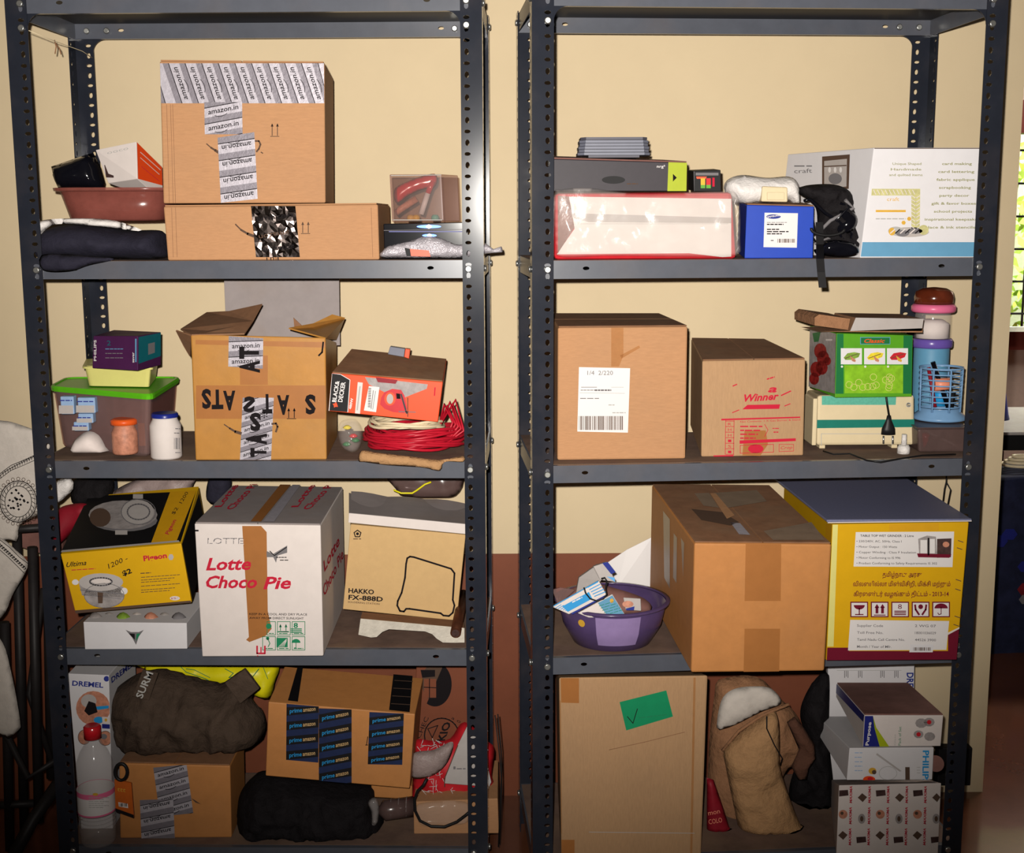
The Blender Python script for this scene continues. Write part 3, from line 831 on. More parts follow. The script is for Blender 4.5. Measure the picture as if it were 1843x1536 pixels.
# ================================================================== left rack, second shelf
# clear box with a green lid
zl = U(272, 716, .0).z
q = [Uz(148, 666, zl), Uz(338, 673, zl), Uz(273, 714, zl), Uz(88, 698, zl)]   # BL back, BR back, FR, FL (plan)
def cut(q, ym):
    for i, j in ((0, 3), (1, 2)):
        if q[i].y > ym: q[i] = q[j] + (q[i] - q[j]) * ((ym - q[j].y) / (q[i].y - q[j].y))
cut(q, .318); ctr = sum(q, Vector()) / 4
def plan(q, s, z): 
    c0 = sum(q, Vector()) / 4
    return [Vector((c0.x + (p.x - c0.x) * s, c0.y + (p.y - c0.y) * s, z)) for p in q]
def rounded(q, r=.02, n=4):
    out = []
    for i in range(4):
        p, a, b = q[i], q[i - 1], q[(i + 1) % 4]
        u, v = (a - p).normalized() * r, (b - p).normalized() * r
        for k in range(n + 1):
            t = k / n; out.append((p + u) * (1 - t) ** 2 + p * 2 * t * (1 - t) + (p + v) * t * t)
    return out
def loft(g, rings, m, cap0=True, cap1=True):
    n = len(rings[0]); vs = [p for r_ in rings for p in r_]; fs = []
    for k in range(len(rings) - 1):
        for j in range(n): fs.append((k * n + j, k * n + (j + 1) % n, (k + 1) * n + (j + 1) % n, (k + 1) * n + j))
    if cap0: fs.append(tuple(range(n))[::-1])
    if cap1: fs.append(tuple(range((len(rings) - 1) * n, len(rings) * n)))
    g.mesh(vs, fs, m)
t = thing('lidded_container', 'large clear plastic container with a green lid, at the left of the middle shelf', 'container', Vector((ctr.x, ctr.y, Z3)))
g = G(); loft(g, [rounded(plan(q, s, z), .022) for s, z in ((.84, Z3), (.86, Z3 + .004), (.955, zl - .008), (.93, zl - .008), (.84, Z3 + .006))], 'clear_milky', True, True); g.obj('body', t)
g = G(); loft(g, [rounded(plan(q, s, z), .028) for s, z in ((.93, zl - .0075), (1.0, zl - .0075), (1.01, zl), (.99, zl + .004), (.95, zl + .004), (.94, zl + .0015))], 'lid_green'); g.obj('lid', t)
def incont(px, py, dy): return Uw(px, dy, Z3 + .0065)
def jar(name, label, base, r, h, body, lid, lr=None, lh=.014, sh=.006, lab=None):
    t = thing(name, label, 'jar', base)
    g = G(); g.lathe(base, [(r * .94, 0), (r, .004), (r, h - sh * 2), (r * .8, h), (r * .78, h + .004)], body, 28, cap1=True); g.obj('body', t)
    g = G(); g.lathe(base, [(r * .86, h + .0042), ((lr or r * .92), h + .005), ((lr or r * .92), h + lh), (r * .8, h + lh + .003)], lid, 28, cap1=True); g.obj('lid', t)
    return t
p = incont(226, 818, .05); jar('orange_lid_jar', 'jar with orange lid and peach contents, inside the clear container', p, .026, .056, 'photo_skin', 'orange_lid', .027)
g = G(); g.inflate([(132, 818), (130, 800), (142, 785), (160, 776), (178, 784), (190, 805), (194, 818)], .075, .03, 'cotton', seed=9, amp=.003, zmin=Z3 + .007); one(g, 'cotton_wad', 'soft white cotton wad lying in the clear container', 'cotton')
for x0, y0, x1, y1, yy, l_ in ((104, 714, 134, 746, .085, 'leftmost blue packet held up under the green lid'), (135, 716, 172, 744, .085, 'blue packet under the green lid, beside the leftmost one'), (136, 745, 168, 762, .085, 'pale blue packet in the middle of the blue packets'), (128, 760, 160, 776, .085, 'lowest pale blue packet above the cotton wad')):
    g = G(); a, b = U(x0 + 4, y0, yy), U(x1, y1, yy); g.box((a.x, yy, b.z), (b.x, yy + .02, a.z), 'blue_pale', .002); o = one(g, 'blue_packet', l_, 'packet', 'blue packets in the clear container')
    d = Dec([Vector((a.x, yy, a.z)), Vector((b.x, yy, a.z)), Vector((b.x, yy, b.z)), Vector((a.x, yy, b.z))]); d.scribble(x0 + 4, y0 + 8, x1 - 4, 2, 'ink_blue', 1, x0, 3).rect(x0 + 2, (y0 + y1) / 2, x1 - 2, y1 - 1, 'paper_dull', 0); d.build('print', o)
g = G(); a, b = U(248, 762, .07), U(262, 803, .07); g.box((a.x, .07, b.z), (b.x, .075, a.z), 'gold', .001); one(g, 'yellow_strip', 'upright mustard yellow strip beside the orange-lid jar', 'strip')
p = Uw(300, .0 + .034, Z3)
t = jar('white_jar', 'white plastic jar with a dark blue lid, in front of the clear container', p, .0315, .080, 'paper', 'blue_lid', .027, .010)
d = Dec([p + Vector((-.03, -.0305, .01)), p + Vector((.03, -.0305, .01)), p + Vector((.03, -.0305, .07)), p + Vector((-.03, -.0305, .07))], .0025)
d.scribble(316, 772, 325, 1.4, 'ink_grey', 1, 2, 2).scribble(314, 780, 325, 1.4, 'ink_grey', 1, 3, 2).barcode(314, 788, 325, 808, 'ink_grey', 1).scribble(316, 815, 325, 1.2, 'ink_grey', 1, 4, 2)
d.build('print', t)
# lemon tray and the purple box on the lid
zl2 = zl + .0046; zq = U(215, 652, .06).z
qb = [Uz(172, 662, zl2), Uz(300, 658, zl2), Uz(270, 697, zl2), Uz(158, 695, zl2)]
ztray = zl2 + .042; cut(qb, .29)
t = thing('lemon_tray', 'pale lemon yellow shallow tray on the green lid', 'tray', sum(qb, Vector()) / 4)
g = G(); loft(g, [rounded(plan(qb, s, z), .01) for s, z in ((.97, zl2), (1.06, ztray - .003), (1.02, ztray - .003), (.93, zl2 + .004))], 'lemon'); g.obj('body', t)
g = G(); loft(g, [rounded(plan(qb, s, z), .012) for s, z in ((1.03, ztray - .004), (1.13, ztray - .004), (1.13, ztray), (1.03, ztray))], 'lemon', False, False); g.obj('rim', t)
g = G(); loft(g, [rounded(plan(qb, s, z), .01) for s, z in ((1.02, ztray - .0005), (1.02, ztray + .0012))], 'lemon'); g.obj('inner_lid', t)
c = carton('purple_box', 'small purple and teal box lying on the lemon tray', 'box', [(168, 605), (248, 605), (248, 656), (166, 650)], [.10, .05, .05, .10], .10, ztray + .002, 'purple_box', back=[(205, 594), (290, 598)], bev=.0015)
d = D(c.right); d.poly([(249, 607), (289, 599), (289, 641), (249, 655)], 'teal_box').poly([(266, 619), (278, 616), (278, 635), (266, 639)], 'ink_grey', 1); d.build('side_panel', c.root, 'teal end panel')
d = D(c.front); d.text('PHILIPS', (174, 650), (174, 612), 4.5, 'label_white', bold=.02, up=(-1, 0)).text('saver', (242, 653), (242, 634), 4, 'label_white', bold=.02, up=(-1, 0))
d.rect(243.5, 610, 246, 652, 'blue_sky').text('2', (193, 622), (200, 622), 9, 'teal_box')
for i, yy in enumerate((629, 637, 645)): d.scribble(190, yy, 222, 1.3, 'blue_sky' if i == 0 else 'ink_grey', 1, i, 5)
d.build('print', c.root)

# the open carton with black lettering
c = carton('open_carton', 'torn open ochre carton wrapped in tape with black lettering', 'box', [(343, 602), (586, 608), (588, 828), (352, 827)], .0, .27, Z3, 'kraft_ochre', back=[(374, 612), (606, 616)])
d = D(c.front)
d.rect(353, 694, 586, 754, 'brown_tape').poly([(352, 620), (586, 626), (586, 616), (352, 612)], 'brown_tape')
d.rect(432, 640, 482, 693, 'brown_tape')
d.tape((412, 605), (411, 660), (62, 4), 2, -.12, AMZ, l=2); d.tape((437, 716), (432, 828), (56, 0), 5, -.15, AMZ, l=2)
d.build('tape', c.root, 'brown tape over strips of silver tape')
d = D(c.front, .0022)
K = dict(bold=.045, l=3)
for s_, x0, x1, y in (('S', 380, 363, 702), ('T', 402, 381, 703), ('A', 424, 402, 705), ('T', 490, 472, 711), ('A', 521, 499, 713), ('S', 568, 549, 712)): d.text(s_, (x0, y), (x1, y + .4), 33, 'ink', bold=.045, l=3)
d.text('S', (458, 740), (437, 740), 26, 'ink', bold=.05, l=3, up=(.1, -1)).text('S', (470, 745), (450, 745), 30, 'ink', bold=.05, l=3).text('A', (466, 671), (466, 649), 34, 'ink', bold=.05, l=3, up=(-1, .0)).text('T', (464, 646), (464, 624), 32, 'ink', bold=.06, l=3, up=(-1, 0))
d.text('A', (478, 800), (478, 780), 34, 'ink', bold=.06, l=3, up=(-1, 0)).text('T', (478, 822), (478, 806), 26, 'ink', bold=.06, l=3, up=(-1, 0)).text('*', (470, 760), (482, 760), 18, 'ink', l=3)
P = [(404, 764), (414, 771), (424, 777), (434, 780)]
for i, (a, b) in enumerate(zip(P, P[1:])): d.line([a, b], 2 + i * 1.6, 'ink_soft')
d.line([(490, 763), (497, 762), (500, 768), (497, 777)], 3.5, 'ink_soft'); arrows(d, 520, 752, 10, 16, 'ink'); d.line([(582, 616), (580, 634), (574, 640)], 3, 'ink')
d.build('print', c.root)
# standing back flap, folded flaps
F_, B_ = c.F, c.B
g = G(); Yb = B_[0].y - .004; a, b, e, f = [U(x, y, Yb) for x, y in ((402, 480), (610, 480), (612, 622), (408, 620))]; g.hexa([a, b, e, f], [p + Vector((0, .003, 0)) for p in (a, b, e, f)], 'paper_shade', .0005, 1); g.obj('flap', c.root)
def sheet(g, pts, th, m):
    """thick polygon plate from 3D points"""
    n = (pts[1] - pts[0]).cross(pts[2] - pts[0]).normalized() * th; P = list(pts) + [p + n for p in pts]; k = len(pts)
    g.mesh(P, [tuple(range(k)), tuple(range(2 * k - 1, k - 1, -1))] + [(i, (i + 1) % k, k + (i + 1) % k, k + i) for i in range(k)], m)
g = G(); sheet(g, [U(345, 602, .0), U(325, 592, .06), U(345, 580, .16), U(372, 562, .20), U(412, 560, .16), U(472, 547, .10), U(455, 578, .06), U(440, 600, .005)], .003, 'kraft_dusty'); g.obj('flap', c.root)
g = G(); sheet(g, [U(345, 603, .0), U(318, 594, .03), U(332, 622, .06), U(343, 640, .08)], .003, 'kraft_dusty'); g.obj('flap', c.root)
g = G(); sheet(g, [U(586, 608, .0), U(520, 590, .05), U(560, 584, .15), U(598, 566, .20), U(621, 572, .22), U(606, 610, .25)], .003, 'kraft_ochre'); g.obj('flap', c.root)
g = G(); sheet(g, [U(530, 592, .24), U(528, 572, .24), U(545, 588, .24)], .003, 'kraft_dusty'); g.obj('flap', c.root)

# cable coil, cloth, drill box
t = thing('red_cable_coil', 'large coil of thin red cable under the tilted orange power tool box', 'cable', Uw(725, .12, Z3))
r = random.Random(11); g = G()
def loops(g, cx, cy, z0, z1, ax, ay, n, rad, m, seed, jx=.02, tilt=.0):
    r = random.Random(seed)
    for i in range(n):
        ex, ey, ox, oy = ax * r.uniform(.86, 1.06), ay * r.uniform(.8, 1.08), r.uniform(-jx, jx) * .5, r.uniform(-jx, jx) * .4
        z = z0 + (z1 - z0) * i / max(1, n - 1); ph = r.uniform(0, 6.28); wz = r.uniform(.003, .008)
        pts = []
        for k in range(30):
            a = 2 * math.pi * k / 30
            pts.append((cx + ox + ex * math.cos(a), cy + oy + ey * math.sin(a), z + wz * math.sin(2 * a + ph) + tilt * math.cos(a)))
        g.tube(pts, rad, m, 6, True)
loops(g, -.200, .125, Z3 + .014, Z3 + .046, .098, .088, 24, .0033, 'red_cable', 3); g.obj('cable', t)
g = G(); pr = U(822, 760, .1)
for i in range(5): g.tube([U(790, 770, .1), U(800 + i * 5, 728 - i * 2 + 5 * (i % 2), .09), U(815 + i * 5, 760 + i * 4, .08), U(800, 800, .07)], .003, 'red_cable', 6)
g.obj('cable_end', t)
t = thing('white_cable_coil', 'coil of cream white cable lying on the red cable', 'cable', Uw(700, .10, Z3 + .05))
g = G(); loops(g, -.215, .115, Z3 + .056, Z3 + .062, .075, .070, 8, .0032, 'white_cable', 5, .01); g.obj('cable', t)
g = G(); g.inflate([(645, 830), (650, 812), (680, 815), (740, 822), (790, 828), (826, 822), (836, 822), (834, 832), (800, 832), (792, 848), (760, 842), (700, 838), (655, 832)], -.022, .007, 'jute_light', seed=3, amp=.003, Tb=.006, step=5)
one(g, 'cloth_rag', 'cream cloth rag under the red cable, hanging over the shelf lip', 'rag')
g = G(); g.inflate([(612, 800), (608, 775), (615, 758), (640, 755), (652, 775), (650, 800), (640, 815), (625, 812)], .10, .03, 'wrap', seed=6, amp=.008, step=5, zmin=Z3)
one(g, 'plastic_bag', 'crumpled clear plastic bag between the ochre carton and the cables', 'bag')
g = G(); r = random.Random(2)
for x, y, m in ((625, 770, 'photo_yellow'), (636, 785, 'red_gloss'), (640, 793, 'green_dark'), (624, 800, 'green_dark')):
    p = U(x, y, .10); g.lathe(p - Vector((0, 0, .004)), [(.004, 0), (.010, .004), (.004, .009)], m, 10, cap1=True)
one(g, 'fittings', 'yellow, red and green small fittings in the clear bag', 'fittings')['kind'] = 'stuff'
c = carton('power_tool_box', 'orange and black power tool box tilted on the cable coils', 'box', [(597, 672), (797, 688), (788, 760), (591, 740)], .03, .17, None, 'orange', back=[(632, 630), (804, 648)], flapmat='kraft_dusty', flaps=None, bev=.0012, top='dusty_brown')
d = D(c.right); d.poly([(798, 690), (806, 652), (802, 718), (789, 758)], 'kraft'); d.build('end_panel', c.root, 'bare cardboard end')
d = D(c.front)
d.poly([(597, 672), (614, 673), (630, 684), (626, 742), (591, 739)], 'black', 1).line([(598, 672), (613, 674), (630, 684), (626, 742)], 1.2, 'label_white', 2).line([(597, 672), (592, 739)], 2, 'label_white', 2)
d.text('BLACK&', (605, 724), (611, 686), 7.5, 'label_white', l=3, bold=.025, up=(-1, -.1)).text('DECKER', (616, 724), (622, 688), 8, 'label_white', l=3, bold=.025, up=(-1, -.1))
d.poly([(601 + 5.5 * math.cos(a / 9 * 6.283 * 1) * (1 if a % 2 else .6) + 3, 729 + 5.5 * math.sin(a / 9 * 6.283) * (1 if a % 2 else .6)) for a in range(9)], 'orange', 3)
d.text('480W', (632, 737), (636, 717), 4.5, 'label_white', l=3, bold=.03, up=(-1, -.1)).poly([(644, 688), (653, 689), (648, 745), (639, 744)], 'paper', 1).line([(648, 696), (643, 738)], 2.5, 'ink_faint', 2)
d.poly([(657, 679), (676, 681), (770, 692), (768, 700), (712, 722), (690, 705), (664, 692)], 'photo_grey', 1).poly([(676, 679), (716, 684), (712, 691), (680, 688)], 'red_dark', 2)
d.poly([(664, 695), (683, 697), (677, 742), (655, 739)], 'label_white', 3); 
for i in range(12): d.line([(663 - i * .1 + .6, 699 + i * 3), (668 - .1 * i, 699.4 + i * 3)], 1.2, 'ink', 4)
d.line([(672, 703), (668, 736)], 1.2, 'ink_grey', 4).line([(676, 704), (671, 737)], .9, 'ink_grey', 4)
d.poly([(686, 716), (692, 706), (706, 700), (722, 702), (728, 712), (733, 735), (728, 744), (708, 742), (692, 736), (684, 728)], 'red_bag', 2).ell(702, 718, 10, 12, 'orange', 3).ell(702, 718, 6, 9, 'paper_dull', 4).poly([(713, 708), (720, 709), (721, 718), (714, 718)], 'ink', 3)
d.line([(722, 710), (732, 744)], 3, 'graphite', 3).line([(718, 741), (748, 742)], 1.5, 'ink_grey', 3).line([(734, 716), (734, 750)], 1.5, 'ink_soft', 3).line([(783, 698), (782, 712)], 2, 'ink_red', 2)
d.build('print', c.root)
g = G(); a, b, e, f = [U(x, y, .16) for x, y in ((702, 624), (729, 628), (727, 643), (698, 638))]; g.hexa([a, b, e, f], [p + Vector((0, .02, 0)) for p in (a, b, e, f)], 'grey_plastic', .001)
o = one(g, 'battery_cell', 'small grey and orange block lying on the power tool box', 'block')
g = G(); a, b, e, f = [U(x, y, .1595) for x, y in ((729.5, 628), (738, 629), (736, 646), (727.5, 643))]; g.hexa([a, b, e, f], [p + Vector((0, .0205, 0)) for p in (a, b, e, f)], 'orange', .001); g.obj('end_cap', o)
# ================================================================== left rack, third shelf
c = carton('white_tray_box', 'low open white cardboard box with a dark triangle mark, under the yellow cookware box', 'box', [(150, 1120), (336, 1122), (337, 1171), (153, 1168)], -.006, .22, Z4, 'paper_white', bev=.001)
d = D(c.front); d.poly([(226, 1134), (236, 1138), (250, 1138), (259, 1134), (250, 1146), (245, 1161), (238, 1148)], 'ink_grey').poly([(232, 1140), (243, 1141), (243, 1152)], 'ink', 3).poly([(246, 1141), (253, 1140), (245, 1154)], 'ink_green', 3); d.build('print', c.root)
r = random.Random(21)
for i in range(7):
    g = G(); x = 158 + i * 25; g.inflate([(x, 1122), (x + 3, 1108), (x + 14, 1102), (x + 26, 1110), (x + 30, 1122)], .03 + .02 * (i % 2), .012, ['photo_grey', 'paper_dull', 'photo_green', 'paper', 'photo_skin', 'paper_dull', 'ink_grey'][i], seed=i + 2, amp=.003, step=6)
    one(g, 'paper_packet', ('speckled grey packet at the left end of the low open white box', 'pale grey packet second from the left in the low open white box', 'green printed packet in the low open white box', 'white packet in the middle of the low open white box', 'flesh pink packet in the low open white box', 'pale packet between the pink and the dark one in the low open white box', 'dark grey packet at the right end of the low open white box')[i], 'packet', 'packets in the low white box')
wt = c.F[0].z
# yellow cookware box
c = carton('cookware_box', 'tilted yellow cookware box with a dark top, steel pot pictured on it', 'box', [(109, 998), (326, 979), (345, 1085), (136, 1105)], -.02, .27, None, 'yellow', back=[(160, 893)], bev=.0015)
d = D(c.top, .0035); d.poly([(110, 997), (326, 978), (358, 886), (160, 896)], 'black', 0); d.poly([(272, 982), (318, 978), (355, 886), (307, 888)], 'yellow_band', 1)
d.poly([(112, 994), (322, 976), (324, 979), (110, 998)], 'paper_dull', 2)
d.ell(222, 930, 62, 26, 'photo_grey', 2).ell(224, 940, 60, 20, 'ink_grey', 1).ell(248, 925, 30, 22, 'paper_dull', 3).ring(250, 925, 20, 14, 2.5, 'ink_grey', 4).ring(250, 925, 31, 23, 1.5, 'ink_grey', 4).rect(240, 893, 258, 901, 'paper_dull', 3).rect(208, 958, 230, 966, 'paper_dull', 3).ell(181, 935, 19, 17, 'ink_soft', 3)
d.text('Pigeon', (304, 966), (318, 940), 7, 'ink_red', bold=.02, l=3, up=(-1, -.3)).text('1200', (328, 910), (340, 890), 6, 'ink', l=3, up=(-1, -.4)).text('$2', (314, 930), (322, 918), 6, 'ink', l=3, up=(-1, -.4))
d.build('top_print', c.root, 'dark brown printed top with a yellow band')
d = D(c.front)
d.ell(188, 1072, 36, 22, 'photo_grey', 1).ell(182, 1048, 40, 16, 'paper_dull', 2, 20).poly([(142, 1050), (222, 1056), (224, 1076), (148, 1072)], 'photo_grey', 1).ring(182, 1047, 20, 7, 2.6, 'ink_grey', 4).ell(182, 1046, 17, 5, 'paper', 3).line([(145, 1062), (222, 1069)], 1.6, 'ink_grey', 4).line([(148, 1070), (218, 1078)], 1, 'ink_grey', 4)
d.poly([(176, 1066), (186, 1067), (185, 1086), (177, 1086)], 'ink_soft', 4).ell(136, 1048, 6, 5, 'label_white', 3).ell(224, 1064, 6, 6, 'label_white', 3).ring(188, 1072, 36, 22, 1, 'ink_grey', 4)
d.text('Ultima', (120, 1021), (156, 1017), 9, 'ink', it=.4, bold=.01).text('Pigeon', (259, 1010), (301, 1004), 9.5, 'ink_red', bold=.035).ell(308, 1003, 5, 6, 'paper_dull', 2, 6)
d.scribble(129, 1027, 172, 1.4, 'ink_red', 2, 5, 5, -.06)
d.text('1200 -', (196, 1024), (231, 1008), 9, 'ink', it=.2).text('$2', (222, 1037), (238, 1031), 9, 'ink', bold=.03)
d.scribble(253, 1033, 272, 1.6, 'ink_soft', 2, 9, 2, -.06)
for i, (yy, n) in enumerate(((1040, 10), (1045, 9), (1049, 9), (1056, 7), (1063, 9), (1067, 8))): d.scribble(254, yy, 324 - (i % 3) * 9, 1.1, 'ink_soft', 2, i, n, -.07)
d.ell(315, 1077, 9, 3.8, 'paper', 2).text('ISI', (309, 1079), (321, 1078), 3.4, 'ink_red')
d.poly([(134, 1099), (345, 1081), (345, 1085), (136, 1105)], 'ink_soft', 1)
d.build('print', c.root)
d = D(c.right); d.poly([(327, 980), (358, 888), (378, 985), (346, 1084)], 'black'); d.build('side_panel', c.root, 'dark brown side')
# grey plastic bag and dark bundles behind it
g = G(); g.inflate([(196, 912), (205, 885), (250, 862), (300, 850), (352, 856), (345, 880), (352, 912)], .30, .03, 'bag_grey', seed=12, amp=.012, step=8)
one(g, 'grey_bag', 'grey plastic bag behind the yellow cookware box', 'bag')
g = G(); g.inflate([(96, 902), (100, 868), (128, 862), (132, 880), (118, 895), (106, 905)], .10, .01, 'bag_white', seed=3, amp=.004); one(g, 'white_bag', 'small white plastic bag just inside the left front post', 'bag')
g = G(); g.inflate([(96, 930), (112, 912), (150, 906), (165, 915), (150, 940), (128, 960), (100, 985), (94, 960)], .20, .02, 'red_dark', seed=5, amp=.006); one(g, 'red_cloth', 'dark red folded cloth left of the cookware box', 'cloth')
g = G(); g.inflate([(130, 905), (136, 862), (190, 858), (205, 870), (196, 905), (170, 912)], .26, .03, 'black_cloth', seed=6, amp=.01); one(g, 'dark_bundle', 'dark cloth bundle behind the cookware box at left', 'cloth')
g = G(); g.inflate([(372, 900), (376, 862), (396, 855), (416, 862), (412, 890), (396, 910)], .32, .02, 'navy_cloth', seed=8, amp=.006); one(g, 'navy_cloth', 'scrap of dark navy cloth behind the white biscuit carton', 'cloth')

# white biscuit carton
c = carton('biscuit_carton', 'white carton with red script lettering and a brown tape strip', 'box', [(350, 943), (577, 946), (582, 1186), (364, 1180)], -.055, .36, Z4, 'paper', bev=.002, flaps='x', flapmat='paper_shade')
d = D(c.front)
d.poly([(436, 947), (470, 947), (480, 958), (482, 1100), (489, 1132), (478, 1145), (449, 1156), (443, 1152), (448, 1147)], 'brown_tape', 0); d.build('tape', c.root, 'brown tape strip')
d = D(c.front, .0012)
d.text('LOTTE', (374, 979), (438, 979), 11, 'ink_grey', bold=.0).text('LOTTE', (375.2, 979.8), (439.2, 979.8), 9, 'paper', l=3)
d.text('Lotte', (371, 1026), (452, 1025), 22, 'ink_red', it=.25, bold=.028).text('Choco', (371, 1058), (463, 1058), 22, 'ink_red', it=.25, bold=.028).text('Pie', (474, 1060), (524, 1059), 22, 'ink_red', it=.25, bold=.028)
d.text('KEEP IN A COOL AND DRY PLACE', (449, 1107), (553, 1108), 4, 'ink', bold=.01).text('AWAY FROM DIRECT SUNLIGHT', (449, 1114), (547, 1115), 4, 'ink', bold=.01)
d.poly([(480, 992), (492, 997), (517, 982), (517, 995), (500, 1000), (497, 1013), (492, 1003), (480, 1003)], 'ink_grey').line([(486, 992), (494, 1000), (516, 985)], 1.6, 'ink', 3).scribble(497, 1004, 516, 1.5, 'ink', 2, 4, 3).scribble(504, 1009, 519, 1.5, 'ink', 2, 5, 2)
for i in range(3):
    for j in range(2):
        x, y = 473 + i * 26.5, 1119 + j * 27
        if i == 0 and j == 0: x += 8
        d.line([(x, y), (496 + i * 26.5, y), (496 + i * 26.5, y + 24), (x, y + 24)], 1.1, 'ink_green', 2, True)
        d.scribble(x + 3, y + 22, 493 + i * 26.5, 1.6, 'ink_green', 2, i + j, 2)
arrows(d, 505, 1135, 10, 10, 'ink_green', l=3); d.line([(500, 1137), (520, 1137)], 2, 'ink_green', 3)
d.text('8', (528.5, 1130), (536.5, 1130), 9, 'ink_green', bold=.028)
for y in (1132, 1135, 1138): d.line([(524, y), (543, y)], 1.8, 'ink_green', 3)
d.ell(484, 1127, 5, 5, 'ink_green', 3).line([(482, 1149), (486, 1158), (483, 1164)], 1.5, 'ink_green', 3).ell(482, 1149, 3, 3, 'ink_green', 3)
d.rect(498, 1148, 518, 1165, 'ink_green', 3)
for i in range(4): d.line([(516, 1150 + i), (502 + i * 3, 1164)], .9, 'paper', 4)
d.ell(533, 1157, 8, 7, 'ink_green', 3, 14, 180, 360).line([(533, 1157), (533, 1166), (530, 1166)], 1.2, 'ink_green', 3)
d.line([(463, 1163), (463, 1176), (477, 1176), (477, 1163)], 3, 'ink_red', 3).line([(470, 1165), (470, 1174)], 2, 'ink_red', 3); d.line([(464, 1180), (464, 1184)], 2, 'ink_red', 3); d.line([(351, 955), (357, 955)], 3, 'ink', 3)
d.build('print', c.root)
d = D(c.right)
d.text('Lotte', (583, 1030), (611, 978), 16, 'ink_red', it=.2, bold=.02, up=(-.25, -1)).text('Choco Pie', (583, 1074), (618, 1002), 16, 'ink_red', it=.2, bold=.02, up=(-.25, -1)); d.build('side_print', c.root)
d = D(c.top, .0035)
d.poly([(449, 944), (468, 944), (531, 866), (512, 866)], 'brown_tape', 0).poly([(472, 944), (492, 944), (548, 866), (534, 866)], 'silver_tape', 0)
for x in (386, 524): d.text('Lotte', (x + 12, 916), (x + 44, 876), 13, 'ink_red', bold=.02, up=(-1, .05), l=2).text('Choco Pie', (x + 34, 920), (x + 84, 868), 15, 'ink_red', bold=.02, up=(-1, .05), l=2)
d.build('top_print', c.root)

# soldering station carton, papers, metal tray, copper tube
c = carton('kraft_box', 'fresh kraft box leaning at an angle, black outline drawing printed on it', 'box', [(631, 944), (838, 963), (822, 1118), (617, 1097)], .12, .18, None, 'kraft_fresh', bev=.0015)
d = D(c.front)
d.ring(643.5, 961, 6.5, 6.5, 1.8, 'ink', 2, 5, -90, 270).ell(643.5, 961, 2.6, 2.6, 'ink', 2).scribble(636, 971, 650, 1.6, 'ink_soft', 2, 1, 1)
d.text('HAKKO', (627, 1067), (673, 1070), 8.5, 'ink', bold=.028).text('FX-888D', (627, 1079), (689, 1083), 8.5, 'ink', bold=.028).text('SOLDERING STATION', (626, 1085), (683, 1089), 3.2, 'ink_soft', bold=.01)
d.line([(733, 1005), (738, 1002), (745, 1003), (812, 1024), (818, 1032), (815, 1080), (818, 1090), (815, 1103), (808, 1109), (798, 1108), (793, 1104), (737, 1096), (731, 1096), (727, 1101), (720, 1100), (715, 1090), (716, 1082), (723, 1067), (729, 1040), (731, 1015)], 3.2, 'ink', 2, True)
d.build('print', c.root)
t = thing('paper_stack', 'loose grey white sheets draped on the leaning kraft box', 'paper', U(740, 950, .2))
for k in range(4):
    g = G(); n = 12; vs = []
    for j in range(5):
        for i in range(n):
            u = i / (n - 1); v = j / 4
            x = 628 + k * 2 + u * 212; y = 930 + k * 2 + u * 20 + (886 - 932 + (8 if k < 2 else 0)) * v + math.sin(u * 6 + k) * 2.5 * (1 - v) + math.sin(u * 9 + k * 2) * 3 * v
            vs.append(U(x, y, .115 + .17 * v) + Vector((0, 0, .006 - k * .0022)))
    if k == 0:
        for i in range(n): vs.append(vs[i] + Vector((0, -.004, -.018)))
    m = len(vs); fs = [(j * n + i, j * n + i + 1, (j + 1) * n + i + 1, (j + 1) * n + i) for j in range(4) for i in range(n - 1)]
    if k == 0: fs += []
    vs2 = [p - Vector((0, 0, .0008)) for p in vs]; fs2 = [tuple(m + q for q in f[::-1]) for f in fs]
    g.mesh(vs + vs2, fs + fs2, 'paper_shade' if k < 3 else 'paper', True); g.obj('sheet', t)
g = G(); q4 = [U(628, 924, .110), U(840, 944, .112), U(840, 962, .112), U(627, 941, .110)]; g.hexa(q4, [p + Vector((0, .004, 0)) for p in q4], 'paper', .0005, 1); g.obj('folded_edge', t)
def polyplate(g, pts, m, th):
    """solid from front outline (3D points) and a thickness vector"""
    k = len(pts); tr = tessellate_polygon([pts]); P = list(pts) + [p + th for p in pts]
    g.mesh(P, list(tr) + [tuple(k + i for i in f[::-1]) for f in tr] + [(i, (i + 1) % k, k + (i + 1) % k, k + i) for i in range(k)], m)
g = G(); pts = [(649, 1114), (836, 1131), (836, 1157), (820, 1158), (797, 1157), (786, 1150), (778, 1142), (765, 1137), (700, 1133), (688, 1138), (678, 1147), (668, 1148), (645, 1143)]
polyplate(g, [Vector((p.x, p.y, max(p.z, Z4 + .001))) for p in [U(x, y, .050 - (y - 1114) * .0007) for x, y in pts]], 'steel', Vector((0, .003, -.0005)))
polyplate(g, [U(649, 1114, .055), U(836, 1131, .044), U(834, 1118, .115), U(652, 1102, .115)], 'kraft_dusty', Vector((0, 0, -.002)))
ob = g.obj('metal_bracket'); tag(ob, 'shiny cut-out metal tray lying under the leaning kraft box', 'bracket')
g = G(); pa, pb = U(820, 1140, .02), U(834, 1070, .20)
g.tube([pa, pa.lerp(pb, .5), pb], .0115, 'copper', 16); ob = g.obj('copper_tube'); tag(ob, 'dark copper pipe end beside the metal tray at the right post', 'pipe')
g = G(); dr = (pb - pa).normalized(); g.tube([pa - dr * .001, pa - dr * .0004], .0085, 'photo_dark', 14); g.obj('bore', ob)
t = thing('zip_pouch', 'clear pouch with a yellow zip edge behind the loose papers', 'pouch', U(770, 890, .30))
